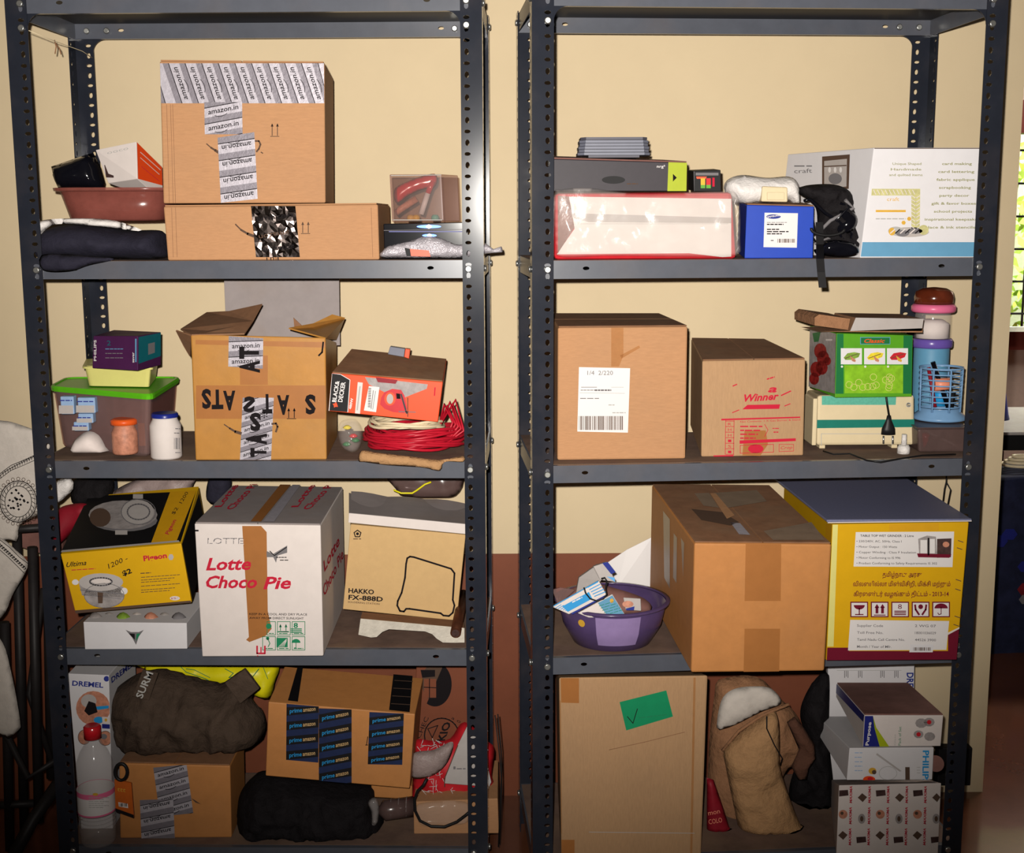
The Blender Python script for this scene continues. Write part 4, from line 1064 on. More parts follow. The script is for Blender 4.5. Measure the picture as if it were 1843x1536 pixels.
g = G(); g.inflate([(700, 850), (820, 850), (834, 868), (820, 892), (790, 896), (728, 894), (712, 880)], .31, .012, 'clear_smoke', seed=4, amp=.006); g.obj('body', t)
g = G(); g.tube([U(x, y, .290) for x, y in ((708, 882), (722, 888), (742, 888), (750, 883), (765, 872), (776, 868))], .0022, 'yellow_bag', 6); g.obj('zip', t)

# ================================================================== left rack, bottom shelf
c = carton('tall_white_box', 'tall narrow white tool box with blue lettering, at the left end', 'box', [(122, 1213), (196, 1216), (203, 1450), (146, 1450)], .08, .20, Z5, 'paper_white', dx=.0, bev=.0015)
d = D(c.front)
d.text('DREMEL', (130, 1234), (186, 1238), 9, 'ink_blue', bold=.03).ell(192, 1222, 5, 5, 'ink_blue', 2)
d.ell(168, 1275, 31, 31, 'photo_skin', 1).ell(160, 1262, 14, 12, 'paper_dull', 2).poly([(152, 1280), (160, 1262), (172, 1266), (176, 1282), (160, 1288)], 'ink', 3).poly([(172, 1272), (196, 1270), (196, 1275), (176, 1278)], 'blue_stripe', 3).ell(178, 1296, 9, 6, 'blue_stripe', 3).poly([(184, 1290), (199, 1291), (200, 1302), (185, 1302)], 'paper', 4).ell(191, 1296, 2.5, 3, 'gold', 5).poly([(184, 1303), (202, 1304), (203, 1312), (184, 1311)], 'blue_deep', 4)
d.ell(152, 1327, 11, 13, 'photo_skin', 1).ell(190, 1329, 12, 13, 'photo_skin', 1).ell(187, 1326, 6, 5, 'ink_grey', 2).ring(190, 1329, 12, 13, 1, 'ink_soft', 3).ring(152, 1327, 11, 13, 1, 'ink_soft', 3)
d.poly([(143, 1442), (152, 1443), (152, 1450), (144, 1450)], 'blue_deep', 1)
d.build('print', c.root)
d = D(c.right); d.text('DREMEL', (200, 1230), (240, 1198), 10, 'ink_blue', bold=.03, up=(-.1, -1)); d.build('side_print', c.root)
for o_, (s_,) in ((c.root, ('x',)),): pass
# small taped carton
c = carton('small_taped_carton', 'small brown carton with silver tape bands, beside the water bottle', 'box', [(214, 1374), (414, 1379), (417, 1513), (216, 1508)], .035, .15, Z5, 'kraft_orange', flaps='x', flapmat='kraft_dusty')
d = D(c.front)
d.tape((276, 1382), (288, 1470), (60, -6), 4, -.12, AMZ, l=0, frac=.4); d.tape((252, 1440), (255, 1512), (60, -2), 3, -.14, AMZ, flip=True, l=4, frac=.4); d.build('tape', c.root, 'silver printed tape')
d = D(c.front); d.poly([(344, 1437), (350, 1440), (362, 1448), (352, 1445)], 'ink_soft'); d.build('print', c.root)
zc_ = max(p.z for p in c.top) + .002
g = G(); g.inflate([(200, 1278), (206, 1245), (232, 1222), (262, 1208), (300, 1206), (322, 1212), (380, 1228), (404, 1228), (440, 1206), (464, 1236), (452, 1258), (472, 1280), (478, 1310), (462, 1345), (430, 1362), (330, 1364), (240, 1362), (214, 1340)], .14, .085, 'olive_cloth', seed=17, amp=.026, fr=15, Tb=.06, step=8, zmin=zc_)
bagt = g.obj('canvas_bag'); tag(bagt, 'dark olive brown canvas bag slumped on the small taped carton', 'bag')
g = G(); a, b, e, f = [U(x, y, .052) for x, y in ((257, 1206), (285, 1212), (268, 1262), (238, 1254))]; g.hexa([a, b, e, f], [p + Vector((0, .004, 0)) for p in (a, b, e, f)], 'olive_cloth', .001); st = g.obj('strap', bagt)
d = Dec([a, b, e, f]); d.text('SURM', (256, 1258), (276, 1212), 13, 'ink_faint', bold=.02, up=(-1, -.35)); d.build('lettering', st)
g = G(); q4 = [U(x, y, .06) for x, y in ((440, 1205), (467, 1240), (432, 1268), (404, 1230))]; g.hexa(q4, [p + Vector((0, .012, 0)) for p in q4], 'olive_cloth', .002); g.obj('corner_flap', bagt)
g = G(); g.inflate([(246, 1198), (262, 1190), (350, 1188), (420, 1190), (498, 1194), (494, 1230), (486, 1258), (462, 1254), (440, 1238), (372, 1234), (340, 1228), (300, 1216)], .28, .03, 'yellow_bag', seed=5, amp=.012, step=9)
yb = g.obj('yellow_bag'); tag(yb, 'bright yellow printed plastic bag behind the canvas bag', 'bag')
d = Dec([U(x, y, .235) for x, y in ((300, 1200), (490, 1200), (490, 1240))]); d.line([(325, 1200), (335, 1210), (370, 1222), (380, 1228)], 1.2, 'ink_green').line([(335, 1204), (350, 1206), (378, 1220)], 1, 'ink_green').line([(405, 1204), (420, 1212), (412, 1220), (440, 1214), (452, 1222), (466, 1204)], 1.2, 'ink_green').line([(474, 1202), (482, 1222)], 1, 'ink_green'); d.build('print', yb)
# bottle
t = thing('water_bottle', 'crumpled clear plastic water bottle with a red cap and white label', 'bottle', Uw(178, .02, Z5))
p = ORI[t]; s_ = (Uw(210, .02, Z5).x - Uw(146, .02, Z5).x) / 2
H_ = U(178, 1305, .02).z - Z5
z = lambda py: U(178, py, .02).z - Z5
g = G(); g.lathe(p, [(s_ * .8, .0), (s_ * .95, .006), (s_, z(1480)), (s_ * .96, z(1460)), (s_ * .98, z(1450)), (s_ * .98, z(1420)), (s_ * .92, z(1412)), (s_ * 1.0, z(1395)), (s_ * .97, z(1370)), (s_ * .75, z(1352)), (s_ * .5, z(1340)), (s_ * .40, z(1330)), (s_ * .40, z(1322))], 'clear', 28); g.obj('body', t)
for k in range(5):
    g = G(); zz = z(1478 - k * 7); g.tube([p + Vector((s_ * .985 * math.cos(a * .2244), s_ * .985 * math.sin(a * .2244), zz)) for a in range(28)], .0012, 'clear', 4, True); g.obj('ridge', t)
g = G(); g.lathe(p, [(s_ * 1.03, z(1456)), (s_ * 1.03, z(1418))], 'label_white', 28, cap0=False); lb = g.obj('label', t)
g = G(); g.lathe(p, [(s_ * 1.035, z(1426)), (s_ * 1.035, z(1417))], 'pink', 28, cap0=False); g.lathe(p, [(s_ * 1.035, z(1458)), (s_ * 1.035, z(1455))], 'pink', 28, cap0=False); g.obj('label_band', t, ).__setitem__('label', 'pink red bands of the label')
d = Dec([p + Vector((-.03, -s_ * 1.03, 0)), p + Vector((.03, -s_ * 1.03, 0)), p + Vector((.03, -s_ * 1.03, .1))], .001); d.ell(172, 1430, 5, 2.6, 'gold')
for i in range(6): d.scribble(160, 1436 + i * 3.6, 196 - (i % 2) * 8, 1, 'ink_faint', 1, i, 5)
d.build('print', lb)
g = G(); g.lathe(p, [(s_ * .47, z(1328)), (s_ * .47, z(1308)), (s_ * .38, z(1305.5))], 'red_gloss', 24, cap1=True); g.obj('cap', t)
# padlock on orange card
t = thing('padlock_card', 'orange card with a ring-topped black padlock, standing beside the water bottle', 'padlock', U(218, 1470, -.03))
g = G(); pts = [U(x, y, -.03) for x, y in ((206, 1404), (236, 1410), (241, 1472), (208, 1460))]; polyplate(g, pts, 'orange_dark', Vector((0, .004, 0))); cd_ = g.obj('card', t)
d = Dec(pts); d.text('ttt', (211, 1424), (226, 1426), 8, 'gold').poly([(213, 1444), (230, 1447), (231, 1455), (214, 1452)], 'paper', 1).poly([(208, 1455), (241, 1467), (241, 1473), (208, 1461)], 'ink', 1).barcode(215, 1446, 229, 1452); d.build('print', cd_)
g = G(); g.tube([U(218 + 11 * math.cos(a * .314), 1390 + 15 * math.sin(a * .314), -.032) for a in range(20)], .0035, 'rubber', 8, True); g.obj('ring', t)
# black bag on the shelf, torch
g = G(); g.inflate([(436, 1500), (428, 1450), (440, 1415), (470, 1392), (520, 1398), (600, 1412), (668, 1420), (674, 1450), (690, 1470), (684, 1498), (640, 1508), (560, 1512), (480, 1514)], .10, .085, 'black_cloth', seed=19, amp=.026, fr=20, step=7, zmin=Z5)
one(g, 'black_bag', 'crumpled black bag under the carton with black and blue tape', 'bag')
t = thing('clear_bottle', 'clear bottle lying on its side beside the black bag', 'bottle', U(700, 1470, .05))
g = G(); g.tube([U(682, 1460, .05), U(692, 1459, .05), U(744, 1452, .08)], [.008, .022, .022], 'clear_smoke', 16); g.obj('body', t)
for x in (704, 718, 732):
    g = G(); pp = U(x, 1457 - (x - 704) * .15, .058 + (x - 704) * .0005); g.tube([pp + Vector((0, .0225 * math.cos(a * .4488), .0225 * math.sin(a * .4488))) for a in range(14)], .0012, 'clear', 4, True); g.obj('rib', t)
g = G(); g.inflate([(662, 1445), (674, 1436), (682, 1450), (680, 1480), (670, 1486), (668, 1462)], .03, .006, 'clear', seed=3, amp=.002, step=5); one(g, 'plastic_scrap', 'small scrap of clear plastic in front of the black bag', 'scrap')
# carton with black and blue tape
zb_ = None
c = carton('blue_taped_carton', 'tilted brown carton with wide black and blue printed tape', 'box', [(483, 1264), (747, 1286), (737, 1420), (478, 1397)], .02, .165, None, 'kraft_orange', back=[(512, 1200)], bev=.002)
TW = ('prime', 'blue_stripe', 'amazon', 'kraft_fresh')
BK = dict(base='black', dark='tape_navy', ink='black', two=TW, smile=False, frac=.42)
d = D(c.front)
d.tape((516, 1262), (515, 1368), (58, 5), 4, -.10, '', l=0, **BK); d.tape((574, 1275), (574, 1408), (59, 2), 5, -.10, '', l=4, **BK); d.tape((665, 1282), (662, 1376), (62, 1), 4, -.10, '', l=0, **BK)
d.line([(662, 1326), (660, 1340)], 1.4, 'ink', 5).line([(658, 1341), (662, 1341)], 1.4, 'ink', 5)
d.build('tape', c.root, 'black tape printed in blue and tan')
d = D(c.top, .0035); d.poly([(518, 1264), (536, 1266), (550, 1192), (540, 1192)], 'black', 0).poly([(700, 1281), (737, 1285), (748, 1196), (714, 1194)], 'black', 0)
for i in range(6): d.line([(704 + i * 2, 1270 - i * 14), (738 + i * 1.5, 1272 - i * 14)], 1.2, 'ink_soft', 2)
d.build('top_tape', c.root, 'black tape over the top edge')
ct = min(p.z for p in c.F)
c = carton('support_carton', 'plain brown carton mostly hidden under the black-and-blue-taped carton', 'box', [(668, 1400), (742, 1416), (742, 1440), (668, 1436)], .11, .12, None, 'kraft_orange')
# brown printed carton behind, bags, small carton, cable, rods
c = carton('printed_brown_carton', 'tall reddish brown carton with black round emblems, behind the red mesh bag', 'box', [(750, 1188), (846, 1188), (842, 1400), (738, 1400)], .22, .11, None, 'dado_brown', bev=.002)
for p_ in (): pass
d = D(c.front)
d.ell(783, 1232, 30, 40, 'ink', 1, 20, -60, 120).ell(785, 1228, 26, 36, 'ink_soft', 0).poly([(763, 1222), (785, 1222), (785, 1256), (763, 1256)], 'dado_brown', 3).line([(773, 1222), (773, 1256)], 1.6, 'ink', 4).line([(763, 1237), (785, 1238)], 1.6, 'ink', 4).poly([(757, 1206), (783, 1206), (783, 1218), (760, 1220)], 'ink', 3)
d.ring(795, 1324, 31, 31, 2.2, 'ink', 2, 28).text('KIO', (800, 1334), (812, 1300), 14, 'ink', bold=.03, up=(-1, 0), l=3).line([(770, 1312), (788, 1306), (778, 1328), (770, 1312)], 1.6, 'ink', 3).text('CHEC', (756, 1330), (772, 1292), 8, 'ink', up=(-1, -.3), l=3).text('a o', (812, 1294), (828, 1302), 6, 'ink', l=3)
d.build('print', c.root)
g = G(); g.inflate([(742, 1425), (744, 1360), (748, 1332), (780, 1334), (810, 1330), (836, 1300), (878, 1335), (890, 1350), (886, 1400), (893, 1420), (880, 1440), (840, 1446), (790, 1446), (738, 1442)], .13, .04, 'red_bag', seed=23, amp=.010, step=8)
rb = g.obj('red_mesh_bag'); tag(rb, 'red and white mesh bag stuffed behind the right front post of the left rack', 'bag')
g = G(); g.inflate([(743, 1358), (780, 1350), (815, 1336), (806, 1372), (780, 1396), (742, 1400)], .075, .01, 'bag_grey', seed=4, amp=.003); g.obj('white_panel', rb).__setitem__('label', 'pale grey panel')
r = random.Random(5); g = G()
for i in range(46):
    x, y = r.choice([(r.uniform(748, 800), r.uniform(1334, 1350)), (r.uniform(760, 840), r.uniform(1420, 1440)), (r.uniform(770, 805), r.uniform(1390, 1425))]); a = r.uniform(0, 3.14); l_ = r.uniform(3, 7)
    g.tube([U(x - l_ * math.cos(a), y - l_ * math.sin(a), .079), U(x + l_ * math.cos(a), y + l_ * math.sin(a), .079)], .0006, 'label_white', 4)
mo = g.obj('mesh_threads', rb); mo['kind'] = 'stuff'
g = G(); pts = [U(*p) for p in ((824, 1340, .06), (842, 1296, .09), (868, 1330, .08), (884, 1410, .05), (880, 1422, .04), (800, 1416, .04), (802, 1400, .045))]
polyplate(g, [Vector((p.x, .055, p.z)) for p in pts], 'paper_dull', Vector((0, .004, 0))); pn = g.obj('printed_card'); tag(pn, 'pointed pale grey card with faint print, in front of the red mesh bag', 'card')
d = Dec([Vector((0, .055, 0)), Vector((1, .055, 0)), Vector((1, .055, 1))]); d.rect(816, 1380, 820, 1385, 'ink_grey').scribble(822, 1385, 838, 2, 'ink_grey', 1, 2, 2).line([(824, 1342), (800, 1402), (800, 1416)], 1.6, 'ink_soft'); d.build('print', pn)
c = carton('small_kraft_box', 'small brown box under the red mesh bag, black cable looped in front', 'box', [(744, 1444), (896, 1438), (898, 1519), (745, 1520)], .046, .2, Z5, 'kraft', bev=.002)
for p_ in (): pass
g = G(); g.inflate([(752, 1448), (838, 1444), (842, 1480), (790, 1488), (756, 1484)], .034, .008, 'wrap', seed=7, amp=.006, step=6); one(g, 'clear_wrap', 'clear plastic wrap on the front of the small brown box', 'wrap')
g = G(); P = [(768, 1402), (762, 1414), (752, 1424), (746, 1440), (747, 1460), (756, 1478), (776, 1488), (800, 1489), (822, 1480), (838, 1468), (852, 1456)]
g.tube([U(x, y, .012) for x, y in P], .0032, 'rubber', 8); one(g, 'black_cable_loop', 'thick black cable looping in front of the small brown box', 'cable')
g = G(); g.tube([U(891, 1288, .06), U(899, 1360, .055), U(902, 1400, .05), U(897, 1525, .04)], .0014, 'iron', 6); one(g, 'metal_rod', 'thin bent metal rod standing between the two racks, right of its twin', 'rod')
g = G(); g.tube([U(896, 1286, .08), U(902, 1350, .075), U(903, 1420, .07), U(899, 1520, .06)], .0014, 'iron', 6); one(g, 'metal_rod', 'thin metal rod between the racks, touching the small brown box', 'rod')

# ================================================================== left of the rack: cloth on a black iron stand
t = thing('iron_stand', 'black iron folding stand left of the racks, under the printed cloth', 'stand', Vector((-1.06, .15, 0)))
def bar(n_, pts, r_=.010): g = G(); g.tube(pts, r_, 'iron', 8); g.obj(n_, t)
for x0, y0, x1, y1, Y in ((30, 960, 44, 1500, .20), (58, 985, 70, 1480, .14), (84, 960, 92, 1400, .20), (104, 1010, 112, 1420, .26), (8, 1120, 18, 1530, .16)): bar('upright', [U(x0, y0, Y), U(x1, y1, Y)], .011)
bar('brace', [U(112, 1400, .10), U(60, 1475, .05), U(14, 1560, -.02)], .014); bar('brace', [U(96, 1380, .15), U(52, 1250, .18), U(78, 1060, .2)], .007); bar('brace', [U(0, 1300, .12), U(50, 1400, .12), U(100, 1370, .12)], .008); bar('rail', [U(-40, 958, .16), U(100, 948, .16)], .009); bar('rail', [U(-40, 1452, .16), U(72, 1446, .16)], .009)
g = G(); a, b, e, f = [U(x, y, .27) for x, y in ((30, 938), (112, 930), (112, 1010), (36, 985))]; g.hexa([a, b, e, f], [p + Vector((0, .03, 0)) for p in (a, b, e, f)], 'dusty_brown', .002); one(g, 'brown_board', 'dusty brown board behind the printed cloth at the left post', 'board')
g = G(); a, b, e, f = [U(x, y, .33) for x, y in ((74, 1020), (106, 1020), (126, 1446), (102, 1446))]; g.hexa([a, b, e, f], [p + Vector((0, .02, 0)) for p in (a, b, e, f)], 'dado_brown', .002); ob = g.obj('side_board'); tag(ob, 'tall narrow brown board with green stains left of the rack', 'board')
d = Dec([a, b, e, f])
for x, y, w_, h_ in ((84, 1110, 14, 40), (92, 1210, 10, 36), (96, 1290, 12, 44), (88, 1160, 8, 30)): d.poly([(x, y), (x + w_, y + 6), (x + w_ - 2, y + h_), (x + 3, y + h_ - 8)], 'green_dark', 1)
d.build('stain', ob)
t = thing('printed_cloth', 'off-white cotton cloth with black block print, draped over the iron stand', 'cloth', U(20, 1000, .12))
g = G(); g.inflate([(-60, 1130), (-70, 760), (0, 757), (40, 766), (86, 788), (92, 830), (84, 900), (72, 925), (36, 945), (30, 975), (0, 985)], .10, .006, 'cloth_white', seed=3, amp=.0015, fr=6, R=14, step=10); g.obj('fold', t)
g = G(); g.inflate([(-60, 1150), (-60, 950), (0, 968), (30, 992), (50, 1012), (44, 1034), (22, 1072), (2, 1112)], .07, .006, 'cloth_white', seed=4, amp=.0015, fr=6, R=14, step=10); f2 = g.obj('fold', t)
g = G(); g.inflate([(-60, 1320), (-60, 1100), (0, 1150), (20, 1210), (36, 1296), (34, 1314), (14, 1330), (0, 1322)], .04, .006, 'cloth_white', seed=5, amp=.0015, fr=6, R=14, step=10); g.obj('fold', t)
d = Dec([U(0, 800, .0925), U(90, 800, .0925), U(90, 900, .0925)], .0005)
P = [(0, 853), (20, 838), (44, 828), (66, 818)]; d.line(P, 1.2, 'ink', 1).line([(x, y + 9) for x, y in P], 1, 'ink', 1)
r = random.Random(3)
for i in range(16):
    u = i / 15; x = u * 64; y = 857 - 36 * u ** .8; d.line([(x - 2, y + 2), (x + 1, y - 2), (x + 2, y + 3)], 1.2, 'ink', 1)
cx, cy = 33, 903
for rx, ry, wd in ((33, 37, 1.6), (24, 28, 1.2), (30, 34, .8)): d.ring(cx, cy, rx, ry, wd, 'ink', 1, 30)
for i in range(26):
    a = i / 26 * 6.283; d.line([(cx + 25 * math.cos(a), cy + 29 * math.sin(a)), (cx + 31 * math.cos(a + .12), cy + 35 * math.sin(a + .12))], 1.1, 'ink', 1)
for i in range(24):
    a = i / 24 * 6.283; 
    if -3.2 < a: d.ring(cx + 37 * math.cos(a), cy + 41 * math.sin(a), 3, 3, .9, 'ink_soft', 1, 8)
for i in range(24):
    a, q = r.uniform(0, 6.28), r.uniform(3, 20); x, y = cx + q * math.cos(a), cy + q * 1.15 * math.sin(a); d.poly([(x - 2.6, y), (x, y - 2.4), (x + 2.6, y), (x, y + 2.4)], 'ink', 1)
d.build('block_print', t, 'black block print medallion and border')
d = Dec([U(0, 800, .0625), U(90, 800, .0625), U(90, 900, .0625)], .0005)
P = [(0, 972), (18, 986), (36, 1004), (50, 1014)]; Q = [(0, 990), (16, 1004), (32, 1020), (44, 1032)]
d.line(P, 1.1, 'ink', 1).line(Q, 1.1, 'ink', 1)
for i in range(13):
    u = i / 12; x = u * 44; y = 981 + 41 * u; d.line([(x - 2.5, y + 1), (x, y - 3), (x + 2.5, y + 2), (x - 1, y + 3)], 1.4, 'ink', 1)
d.build('block_print', f2)
# ================================================================== right rack, top shelf
# red edged packet in plastic
t_ = carton('red_edged_packet', 'long white packet with red edges in clear plastic wrap, under the black and lime box', 'packet', [(998, 348), (1318, 346), (1326, 462), (997, 464)], [-.04, -.02, -.02, -.04], .22, Z2, 'red_bag', bev=.008)
d = D(t_.front)
d.poly([(1024, 354), (1316, 358), (1316, 462), (1300, 463), (1240, 456), (1002, 458), (1034, 412), (1027, 378)], 'paper', 0)
d.poly([(1004, 352), (1024, 354), (1034, 410), (1004, 456)], 'dusty_brown', 0).poly([(1028, 384), (1316, 392), (1316, 402), (1060, 400), (1030, 392)], 'paper_dull', 1).line([(1040, 403), (1310, 403)], .8, 'ink_faint', 2)
d.build('paper_sleeve', t_.root, 'off-white paper sleeve')
g = G(); g.inflate([(996, 350), (1010, 341), (1060, 338), (1150, 348), (1300, 344), (1326, 350), (1332, 380), (1332, 430), (1326, 460), (1250, 463), (1100, 461), (1010, 463), (1000, 440)], -.045, .004, 'wrap', seed=31, amp=.004, fr=22, Tb=.001, step=8); g.obj('plastic_wrap', t_.root)
rt = max(p.z for p in t_.top) + .0025
c = carton('lime_end_box', 'long black box with a lime green end, on the red edged packet', 'box', [(990, 286), (1237, 293), (1236, 349), (993, 351)], [-.02, -.01, -.01, -.02], .19, rt, 'graphite', back=[(985, 283), (1195, 290)], bev=.0015, top='dusty_brown')
d = D(c.front); d.poly([(1203, 289), (1237, 290), (1236, 350), (1201, 350)], 'lime').poly([(1211, 313), (1218, 320), (1211, 327)], 'ink', 1).text('nrg²', (1182, 302), (1197, 302), 5, 'label_white', l=2, bold=.01).ell(1104, 324, 21, 7, 'black', 1, 24).scribble(1128, 332, 1148, 2, 'ink_soft', 1, 2, 3).line([(994, 288), (994, 348)], 1, 'ink_faint', 1)
d.build('print', c.root)
lt = U(1100, 285, 0).z
# grey stack of trays
zz = max(U(1100, 281, .04).z, max(c.top[0].z, c.top[1].z) + .003)
p0 = U(1100, 282, .04)
t = thing('grey_tray_stack', 'stack of grey plastic trays with cut corners, on the black and lime box', 'tray', Vector((p0.x, .05, zz)))
zt_ = U(1100, 246, .0).z; hh = (zt_ - zz) / 6
xl, xr = U(1040, 280, .01).x, U(1170, 280, .01).x; mx_ = (xl + xr) / 2
for k in range(6):
    z0 = zz + k * hh; i_ = .0015 * (k % 2); s_ = 1 - .012 * k
    P = [(xl + i_, .015), (xl + .012, .002), (xr - .012, .002), (xr - i_, .015), (xr - i_, .075), (xr - .02, .088), (xl + .02, .088), (xl + i_, .075)]
    g = G(); loft(g, [[Vector((mx_ + (x - mx_) * s_, y, z0 + .0002)) for x, y in P], [Vector((mx_ + (x - mx_) * s_, y, z0 + hh * .88)) for x, y in P]], 'grey_plastic' if k < 5 else 'grey_dark'); g.obj('tray', t)
g = G(); g.box((mx_ - .05, .01, c.top[0].z + .0005), (mx_ + .05, .08, zz), 'grey_dark'); g.obj('foot', t)
c = carton('battery_pack', 'small black pack with red and yellow print, right of the lime end', 'box', [(1248, 308), (1297, 306), (1298, 346), (1249, 346)], .02, .06, rt, 'black', back=[(1238, 306), (1285, 304)], bev=.001)
d = D(c.front); d.rect(1252, 311, 1293, 316, 'ink_grey').poly([(1253, 318), (1272, 318), (1270, 322), (1254, 322)], 'orange', 1)
for x, m in ((1261, 'yellow'), (1271, 'red_gloss')): d.rect(x, 321, x + 8, 333, m, 2).rect(x, 333, x + 8, 339, 'green_bright', 2)
d.rect(1282, 320, 1286, 336, 'ink_red', 1).line([(1249, 309), (1249, 345)], 1, 'ink_grey', 1); d.build('print', c.root)
# blue box, white bag
c = carton('blue_box', 'royal blue box with a white printed label, under the white plastic bag', 'box', [(1344, 369), (1465, 372), (1463, 460), (1340, 459)], .0, .17, Z2, 'blue', back=[(1330, 364), (1440, 366)], bev=.0015, top='kraft_dusty')
d = D(c.front); d.poly([(1376, 383), (1436, 384), (1434, 446), (1374, 445)], 'label_white'); d.build('sticker', c.root, 'white printed label')
d = D(c.front, .0013); d.ell(1392, 390, 13, 4, 'ink_blue', 1).text('SAMSUNG', (1381, 392), (1404, 389), 3, 'label_white', l=2, bold=.03)
d.scribble(1380, 401, 1416, 1, 'ink_grey', 1, 2, 6).scribble(1380, 405, 1410, 2, 'ink', 1, 3, 4).scribble(1380, 414, 1402, 2, 'ink', 1, 4, 2).scribble(1380, 418, 1419, 2, 'ink', 1, 5, 4).scribble(1380, 422, 1407, 2, 'ink', 1, 6, 4).scribble(1387, 434, 1394, 2, 'ink_grey', 1, 7, 1).barcode(1399, 430, 1430, 437, 'ink_soft', 1)
d.build('print', c.root)
bt_ = c.top[0].z
g = G(); g.inflate([(1304, 345), (1308, 325), (1335, 315), (1380, 320), (1420, 318), (1436, 330), (1440, 358), (1437, 374), (1426, 376), (1420, 362), (1380, 366), (1330, 368)], .06, .035, 'bag_white', seed=33, amp=.008, step=6, Tb=.03, zmin=bt_ + .0015)
wb = g.obj('white_bag'); tag(wb, 'crumpled white plastic bag lying on the royal blue box', 'bag')
g = G(); a, b, e, f = [U(x, y, .018) for x, y in ((1372, 335), (1418, 337), (1418, 364), (1370, 363))]; g.hexa([a, b, e, f], [p + Vector((0, .03, 0)) for p in (a, b, e, f)], 'cream_plastic', .003); ob = g.obj('charger'); tag(ob, 'cream plastic plug adapter half wrapped in the white bag', 'adapter')
g = G(); a, b, e, f = [U(x, y, .014) for x, y in ((1381, 346), (1412, 346), (1412, 360), (1381, 360))]; g.hexa([a, b, e, f], [p + Vector((0, .0038, 0)) for p in (a, b, e, f)], 'cream_plastic', .001); g.obj('raised_panel', ob)
# black strap bundle, headset
g = G(); g.inflate([(1434, 345), (1450, 334), (1500, 332), (1530, 345), (1538, 370), (1540, 400), (1548, 430), (1545, 455), (1520, 462), (1478, 458), (1470, 440), (1468, 375)], .05, .035, 'black_cloth', seed=35, amp=.026, fr=22, step=7, Tb=.02, zmin=Z2)
bb = g.obj('strap_bundle'); tag(bb, 'tangle of black straps and bags between the blue box and the big white box', 'bundle')
g = G(); P = [U(1475, 400, .01), U(1476, 440, -.005), U(1476, 466, -.06), U(1478, 490, -.055), U(1481, 518, -.055)]
w_ = Vector((.0075, 0, 0))
for a, b in zip(P, P[1:]): g.hexa([a - w_, a + w_, b + w_, b - w_], [p + Vector((0, .002, 0)) for p in (a - w_, a + w_, b + w_, b - w_)], 'black', 0)
g.obj('hanging_strap', bb)
r = random.Random(91)
for i in range(9):
    x0, y0 = r.uniform(1440, 1530), r.uniform(345, 440); P = [(x0, y0)]
    for k in range(4): P.append((min(1536, max(1440, P[-1][0] + r.uniform(-30, 30))), min(452, max(340, P[-1][1] + r.uniform(-8, 30)))))
    g = G(); g.tube([U(x, y, .012 + .006 * math.sin(k * 2 + i)) for k, (x, y) in enumerate(P)], r.uniform(.002, .0045), r.choice(['black', 'ink_grey', 'black_gloss', 'graphite', 'red_dark']), 6); g.obj('strap', bb)
g = G(); p = U(1520, 400, .02); g.lathe(p, [(.026, 0), (.024, .01), (.014, .018)], 'black_gloss', 24, cap1=True, axis=(-.6, -1, .5)); ob = g.obj('ear_cup'); ob.name = 'headset'; tag(ob, 'glossy dark grey round cup on the black strap tangle', 'headset')
g = G(); g.tube([U(1490 + 30 * math.cos(a * .3), 412 + 12 * math.sin(a * .3), .0) for a in range(12)], .003, 'rubber', 8); g.obj('band', ob)
g = G(); g.inflate([(1478, 452), (1486, 436), (1510, 432), (1540, 440), (1546, 455), (1530, 462), (1490, 460)], -.01, .012, 'black_gloss', seed=36, amp=.004, step=5); ob = g.obj('sunglasses_case'); tag(ob, 'small glossy black case at the shelf edge under the strap tangle', 'case')
# big white craft box
c = carton('craft_box', 'large white box with pale blue base, at the right end of the top shelf', 'box', [(1573, 266), (1768, 266), (1758, 462), (1548, 463)], [-.0, -.0, -.0, -.0], .29, Z2, 'paper_white', back=[(1418, 278), (1600, 270)], bev=.0015)
d = D(c.front)
d.poly([(1552, 436), (1764, 436), (1762, 462), (1548, 462)], 'blue_sky', 0); d.poly([(1573, 263), (1773, 263), (1773, 268), (1573, 268)], 'ink_soft', 1)
for i, s_ in enumerate(('Unique Shaped', 'Handmade', 'and quilted items')): d.text(s_, (1606 - i * 3, 297 + i * 10), (1658 + (i == 2) * 2, 297 + i * 10), 4.5, 'ink_olive', bold=.01)
for i, s_ in enumerate(('card making', 'card lettering', 'fabric applique', 'scrapbooking', 'party decor', 'gift & favor boxes', 'school projects', 'inspirational keepsakes', 'lace & ink stencils')):
    w_ = len(s_) * 1.9 + 6; x = 1722 - i * 1.2; d.text(s_, (x - w_, 297 + i * 14.3), (x + w_, 297 + i * 14.3), 4.6, 'ink_olive', bold=.02)
d.poly([(1569, 340), (1656, 340), (1655, 414), (1640, 414), (1640, 352), (1568, 352)], 'chevron', 1)
for i in range(9): d.line([(1640, 352 + i * 7), (1648, 357 + i * 7), (1656, 352 + i * 7)], 1.3, 'paper', 2)
for i in range(11): d.line([(1572 + i * 7, 342), (1576 + i * 7, 350)], 1.3, 'paper', 2)
d.text('craft', (1596, 362), (1618, 362), 7, 'gold').scribble(1576, 395, 1630, 2, 'ink_faint', 1, 3, 5).poly([(1576, 378), (1630, 378), (1630, 382), (1576, 382)], 'gold', 1).ell(1636, 394, 4, 4, 'gold', 2, 6).ell(1626, 401, 4, 4, 'gold', 2, 6)
d.ell(1636, 418, 36, 9, 'paper_dull', 1).ell(1612, 416, 14, 8, 'ink_faint', 2).ell(1624, 420, 12, 6, 'ink_grey', 3).ell(1646, 416, 14, 5, 'ink_grey', 3).ell(1662, 414, 9, 9, 'chevron', 3).ell(1605, 417, 6, 7, 'gold', 3)
